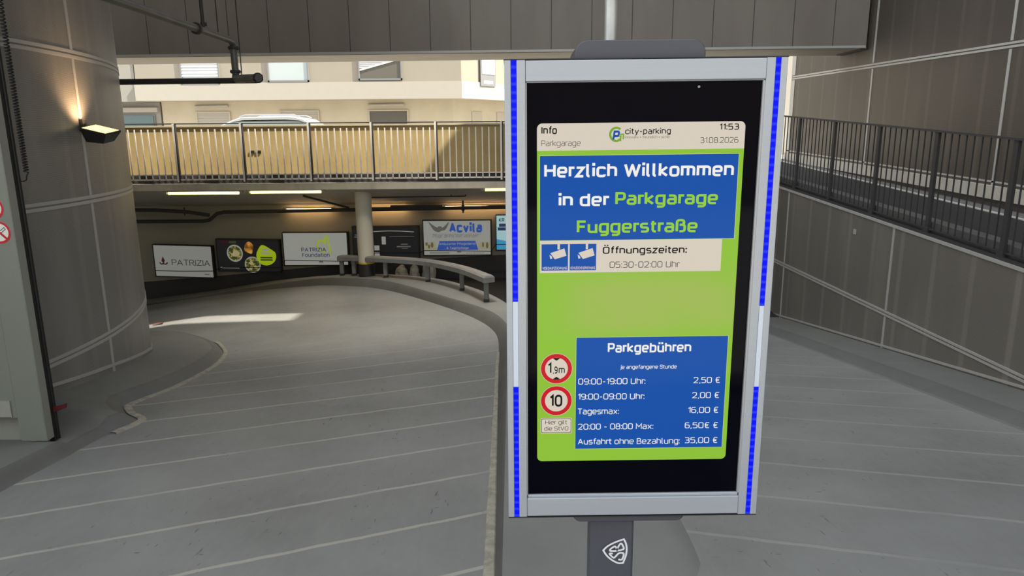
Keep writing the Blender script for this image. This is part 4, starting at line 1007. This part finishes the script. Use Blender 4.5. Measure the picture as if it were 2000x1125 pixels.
t, po, P = lightbox('advertising_board', -3.23, -1.87, -.185, -.855, .10, 'black advertising board with a thin white arc behind the pillar', G_dark)
mb = MB(); pstroke(mb, P, spl([(.32, .835), (.5, .85), (.7, .845), (.92, .815)]), .022); mb.build('white_arc', G_pale, po, recalc=False)
mb = MB(); pshape(mb, P, [(.435, .44), (.495, .44), (.495, .68), (.435, .68)]); pshape(mb, P, [(.32, .26), (.395, .26), (.395, .41), (.32, .41)]); pshape(mb, P, [(.32, .07), (.395, .07), (.395, .20), (.32, .20)]); mb.build('white_devices', G_pale, po, recalc=False)
for u0, u1, v, h in ((.55, .92, .67, .016), (.72, .82, .425, .035), (.655, .865, .35, .04), (.73, .82, .305, .014), (.04, .13, .72, .03), (.03, .15, .66, .03)):
    mb = MB(); pshape(mb, P, [(u0, v), (u1, v), (u1, v + h), (u0, v + h)], .006); mb.build('small_print', G_grey, po, recalc=False)

t, po, P = lightbox('advertising_board', -1.80, -.40, -.072, -.80, .10, 'white advertising board with grey wings and blue lettering, right of the pillar', G_white2, dz=-.0)
mb = MB(); pshape(mb, P, spl([(.085, .955), (.13, .80), (.17, .70), (.225, .66), (.24, .665), (.275, .70), (.315, .715), (.35, .785), (.385, .95), (.33, .85), (.285, .785), (.27, .82), (.225, .82), (.21, .79), (.15, .86)], True, 3)); mb.build('wings', G_grey, po, recalc=False)
mb = MB(); ptext(mb, P, 'Acvila', .385, .86, .645, .20, 2.25, R=1.0); mb.build('lettering', G_blue, po, recalc=False)
mb = MB(); ptext(mb, P, 'Pflege, die Ihre Welt verändert', .14, .80, .51, .062, .55, slant=.25, R=2.4); pstroke(mb, P, [(.14, .60), (.84, .60)], .006); mb.build('script_lettering', G_navy, po, recalc=False)
mb = MB(); pshape(mb, P, [(.20, .155), (.80, .155), (.76, .41), (.24, .41)], .0042); mb.build('blue_field', G_blue, po, recalc=False)
mb = MB(); ptext(mb, P, 'Ambulanter Pflegedienst', .235, .765, .30, .045, 1.2); ptext(mb, P, '& Tagespflege', .34, .66, .185, .045, 1.2); mb.build('pale_lettering', G_white2, po, recalc=False)
mb = MB(); pshape(mb, P, [(.02, .17), (.20, .17), (.17, .40), (.02, .38)], .0042); pshape(mb, P, [(.79, .17), (.98, .17), (.98, .38), (.82, .39)], .0042); mb.build('photo_fields', glow('print_sand', 150, 146, 120, .7), po, recalc=False)
M_people = glow('print_brown', 104, 92, 68, .6)
for u, v, a_, b_ in ((.13, .30, .02, .08), (.05, .33, .018, .05), (.085, .26, .018, .06), (.87, .30, .015, .07), (.93, .28, .018, .09)): mb = MB(); pshape(mb, P, ell(u, v, a_, b_, 12), .005); mb.build('photo_figure', M_people, po, recalc=False)
mb = MB(); ptext(mb, P, 'www.acvila.de', .62, .89, .05, .028, .9); mb.build('web_lettering', G_grey, po, recalc=False)
mb = MB(); pshape(mb, P, [(.09, .065), (.38, .065), (.38, .09), (.09, .09)], .006); mb.build('small_print', G_grey, po, recalc=False)
mb = MB(); pshape(mb, P, [(.49, .085), (.55, .085), (.55, .125), (.49, .125)], .006); mb.build('small_print', G_grey, po, recalc=False)

t, po, P = lightbox('advertising_board', -.32, 1.05, .025, -.70, .10, 'pale blue advertising board cut off by the display', G_ice)
mb = MB(); ptext(mb, P, 'KR', .05, .13, .80, .075, 1.5); mb.build('lettering', G_black, po, recalc=False)
mb = MB(); pshape(mb, P, [(.05, .66), (.5, .66), (.5, .75), (.05, .75)]); pshape(mb, P, [(.03, .56), (.5, .56), (.5, .645), (.03, .645)]); mb.build('dark_fields', G_navy, po, recalc=False)
mb = MB(); pshape(mb, P, [(.012, .03), (.97, .03), (.97, .20), (.3, .24), (.15, .26), (.012, .32)]); mb.build('blue_field', G_cyan, po, recalc=False)
mb = MB(); pts = [(-7.30, -1.055), (-6.7, -1.075), (-6.12, -1.075), (-5.9, -1.0), (-5.3, -1.01), (-4.72, -1.02), (-4.62, -.865), (-4.0, -.88), (-3.34, -.90), (-3.2, -.74), (-2.5, -.73), (-1.9, -.735), (-1.78, -.69), (-1.1, -.70), (-.42, -.715), (-.32, -.575), (1.0, -.58)]
mb.tube([(x, WY - .128, z) for x, z in pts], .008, 6); tag(mb.build('string_cable', M_black), 'thin black cable strung across the row of advertising boards', 'cable')

# ---- pale sacks on the lower lane
def sack(x, y, z, sx, sy, sz, seed, label):
    b = bmesh.new(); bmesh.ops.create_icosphere(b, subdivisions=4, radius=1)
    for v in b.verts:
        n_ = noise.noise(v.co * 2.2 + Vector((seed, 0, 0))) * .22 + noise.noise(v.co * 6 + Vector((0, seed, 0))) * .08
        v.co *= 1 + n_; v.co.z = max(v.co.z, -.82)
        v.co.z *= 1.0
        v.co.z *= 1.0; v.co = Vector((v.co.x * sx * 1.25, v.co.y * sy, (v.co.z + .82) * sz))
    me = bpy.data.meshes.new('sack'); b.to_mesh(me); b.free(); me.materials.append(M_bag)
    for p in me.polygons: p.use_smooth = True
    o = bpy.data.objects.new('sack', me); COL.objects.link(o); o.location = (x, y, z); tag(o, label, 'sack', 'sacks behind the guard rail')
sack(-2.21, 13.86, -1.30, .10, .10, .20, 1.3, 'left of the three pale sacks seen under the guard rail')
sack(-1.95, 13.86, -1.30, .08, .10, .20, 5.1, 'middle of the three pale sacks seen under the guard rail')
sack(-1.66, 13.86, -1.30, .11, .10, .24, 9.7, 'tallest pale sack, at the guard rail post and right of two others')

# ---- dry leaf by the round wall
b_ = MB(); lx, ly = -4.62, 10.3
c = Vector((-5.62, 10.62, 0)); zz = zl(c.x, c.y) + .012
b_.grid([[Vector((c.x + .16 * u, c.y + .13 * v * (1 - abs(u - .5)), zz + .03 * abs(v - .5) + .02 * u * u)) for v in (0, .25, .5, .75, 1)] for u in (0, .2, .4, .6, .8, 1)])
tag(b_.build('dry_leaf', M_leaf), 'curled reddish dry leaf on the ramp at the round wall', 'leaf')

# ================================================================ BUILDING AND CAR BEYOND THE BRIDGE
FY = 27.0
ab = thing('apartment_building', 'cream apartment building with a pale balcony band beyond the bridge', 'building', (-7, FY, .66))
mb = MB()                                        # upper storey, turning away at the corner
corner = [(-13.8, FY), (-1.8, FY), (2.6, 32.5), (2.6, 40), (-13.8, 40)]
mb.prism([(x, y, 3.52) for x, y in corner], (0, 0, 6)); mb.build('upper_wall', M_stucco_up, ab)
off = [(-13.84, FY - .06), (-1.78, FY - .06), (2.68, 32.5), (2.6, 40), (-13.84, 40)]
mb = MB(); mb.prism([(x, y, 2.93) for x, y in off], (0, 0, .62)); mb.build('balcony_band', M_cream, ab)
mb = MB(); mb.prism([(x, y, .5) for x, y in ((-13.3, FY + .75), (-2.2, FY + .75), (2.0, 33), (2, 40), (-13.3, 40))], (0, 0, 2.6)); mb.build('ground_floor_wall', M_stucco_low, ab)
M_frame = plain('window_frame_grey', (.20, .20, .20, 1), .5); M_pane = plain('pale_window_pane', (.42, .47, .46, 1), .15, 0, .6); M_paned = plain('dark_window_pane', (.13, .12, .10, 1), .2, 0, .5)
M_blind = plain('white_blind_slats', (.72, .71, .68, 1), .6); M_shut = plain('beige_roller_shutter', (.46, .40, .31, 1), .7); M_teal = plain('teal_window_pane', (.10, .15, .145, 1), .15, 0, .5)
def win(x0, x1, z0, z1, y, kind):
    f = MB()
    for a0, a1, b0_, b1 in ((x0 - .05, x0, z0 - .06, z1), (x1, x1 + .05, z0 - .06, z1), (x0 - .05, x1 + .05, z0 - .06, z0), (x0 - .05, x1 + .05, z1, z1 + .05)): f.box(a0, a1, y - .06, y + .02, b0_, b1)
    fo = f.build('window', M_shut if kind in ('shutter', 'dark') else M_frame, ab)
    mb = MB(); mb.box(x0, x1, y - .02, y + .01, z0, z1); mb.build('pane', M_paned if kind in ('dark', 'tilt') else M_pane, fo)
    if kind in ('blind', 'shutter', 'tilt'):
        mb = MB(); n = 14 if kind == 'shutter' else 9; zb = z0 if kind != 'blind' else z0 + .22
        for k in range(n):
            h = (z1 - zb) / n; za = zb + k * h
            if kind == 'tilt':
                if k: continue
                dl, dr = z0 + .27, z0 + .66
                mb.prism([(x0, y - .055, dl), (x1, y - .055, dr), (x1, y - .055, dr + .06), (x0, y - .055, dl + .06)], (0, .03, 0))
                for q in range(16):
                    zq = dl + .10 + q * .065; xe = x1 if zq > dr else x0 + (x1 - x0) * (zq - dl) / (dr - dl)
                    if zq < z1: mb.hexa([(x0, y - .05, zq), (xe, y - .05, zq), (xe, y - .03, zq + .045), (x0, y - .03, zq + .045)], [(x0, y - .045, zq), (xe, y - .045, zq), (xe, y - .025, zq + .045), (x0, y - .025, zq + .045)])
            else: mb.hexa([(x0, y - .05, za), (x1, y - .05, za), (x1, y - .03, za + h * .8), (x0, y - .03, za + h * .8)], [(x0, y - .04, za), (x1, y - .04, za), (x1, y - .02, za + h * .8), (x0, y - .02, za + h * .8)])
        mb.build('blind', M_shut if kind == 'shutter' else M_blind, fo)
win(-12.05, -10.72, 3.56, 4.75, FY - .01, 'blind'); win(-8.85, -7.45, 3.62, 4.75, FY - .01, 'plain'); win(-5.52, -4.02, 3.66, 4.80, FY - .01, 'tilt')
yl = FY + .75
win(-11.95, -10.75, 1.2, 2.50, yl - .01, 'shutter'); win(-8.75, -7.35, 1.2, 2.52, yl - .01, 'shutter'); win(-5.38, -3.95, 1.2, 2.52, yl - .01, 'dark')
for x0, x1 in ((-12.0, -10.75), (-5.4, -4.05)):
    mb = MB(); mb.tube([(x0, yl - .06, 2.74), (x1, yl - .06, 2.76)], .05, 10); mb.build('shutter_box', M_cream, ab)
# side windows and piers on the face that turns away
d_ = Vector((4.4, 5.5, 0)).normalized(); nn = Vector((d_.y, -d_.x, 0))
def sidebox(s0, s1, z0, z1, o_, th, base, name, m):
    mb = MB(); a = base + d_ * s0 + nn * o_; b = base + d_ * s1 + nn * o_
    mb.hexa([a + UZ * z0, b + UZ * z0, b + UZ * z1, a + UZ * z1], [a + nn * th + UZ * z0, b + nn * th + UZ * z0, b + nn * th + UZ * z1, a + nn * th + UZ * z1]); return mb.build(name, m, ab)
bs = Vector((-1.8, FY, 0))
sidebox(.98, 1.85, 3.42, 5.2, .07, .03, bs, 'side_window', M_frame); sidebox(1.05, 1.78, 3.85, 5.2, .10, .02, bs, 'side_blind', M_blind); sidebox(1.15, 1.68, 3.50, 3.62, .10, .01, bs, 'side_sill', M_blind)
bs = Vector((-2.2, FY + .75, 0))
sidebox(1.07, 1.68, .7, 2.5, .0, .03, bs, 'side_door', M_shut); sidebox(2.6, 3.1, .7, 2.5, .0, .03, bs, 'side_door', M_shut)
nb = thing('neighbouring_house', 'grey white house with a teal window at the far left', 'building', (-18, 26.7, .66))
mb = MB(); mb.box(-24, -13.35, 27.70, 38, .5, 2.92); mb.box(-24, -13.86, 27.05, 38, 2.92, 9); mb.build('wall', plain('cool_white_render', (.29, .27, .235, 1), .9), nb)
mb = MB(); mb.box(-24, -13.40, 27.55, 27.70, 2.55, 2.72); mb.build('ledge', M_cream, nb)
mb = MB(); mb.box(-15.4, -13.55, 27.64, 27.70, 1.2, 2.46); mb.build('window', M_frame, nb)
mb = MB(); mb.box(-14.75, -13.60, 27.60, 27.66, 1.2, 2.42); mb.build('pane', M_teal, nb)
eh = thing('corner_house', 'bright sunlit house wall glimpsed right of the display', 'building', (11, 33, .66))
mb = MB(); mb.box(4.5, 20, 31, 40, .5, 9); mb.build('wall', M_cream, eh)
mb = MB(); mb.box(6.0, 7.2, 30.96, 31.02, 3.6, 5.0); mb.build('window', M_frame, eh)

# silver estate car parked behind the parapet, side on
CYY = 20.0
car = thing('car', 'silver estate car behind the parapet with only its roof showing', 'car', (-7.0, CYY, .66))
x0 = -9.3; z0 = .66
low = [(0, .35), (0, .75), (.25, .95), (1.25, 1.02), (4.3, 1.02), (4.55, .9), (4.6, .35)]
mb = MB(); mb.prism([(x0 + x, CYY - .85, z0 + z) for x, z in low], (0, 1.7, 0)); M_car = plain('silver_car_paint', (.62, .63, .65, 1), .25, .5); mb.build('body', M_car, car, bevel=.04)
roof = [(1.15, 1.0), (1.75, 1.36), (2.05, 1.44), (3.45, 1.46), (3.75, 1.40), (4.3, 1.0)]
mb = MB(); mb.hexa([(x0 + 1.15, CYY - .80, z0 + 1.0), (x0 + 4.3, CYY - .80, z0 + 1.0), (x0 + 4.3, CYY + .8, z0 + 1.0), (x0 + 1.15, CYY + .8, z0 + 1.0)], [(x0 + 1.85, CYY - .66, z0 + 1.36), (x0 + 3.75, CYY - .66, z0 + 1.36), (x0 + 3.75, CYY + .66, z0 + 1.36), (x0 + 1.85, CYY + .66, z0 + 1.36)]); mb.build('windows', plain('car_glass', (.16, .20, .19, 1), .1, 0, .6), car, bevel=.03)
mb = MB(); ro = [(1.45, 1.20), (1.85, 1.37), (2.1, 1.455), (3.4, 1.475), (3.75, 1.41), (4.05, 1.22), (3.95, 1.22), (3.70, 1.35), (3.3, 1.385), (2.15, 1.375), (1.9, 1.33), (1.58, 1.20)]
mb.prism([(x0 + x, CYY - .69, z0 + z) for x, z in ro], (0, 1.38, 0)); mb.build('roof', M_car, car, bevel=.03)
for s_ in (-.6, .6):
    mb = MB(); mb.tube([(x0 + 2.05, CYY + s_, z0 + 1.46), (x0 + 2.2, CYY + s_, z0 + 1.51), (x0 + 3.5, CYY + s_, z0 + 1.51), (x0 + 3.65, CYY + s_, z0 + 1.45)], .018, 8); mb.build('roof_rail', M_alu_edge, car)
for wx in (.85, 3.65):
    for s_ in (-.86, .70):
        mb = MB(); mb.tube([(x0 + wx, CYY + s_, z0 + .32), (x0 + wx, CYY + s_ + .18, z0 + .32)], .32, 24); mb.build('wheel', M_black, car)
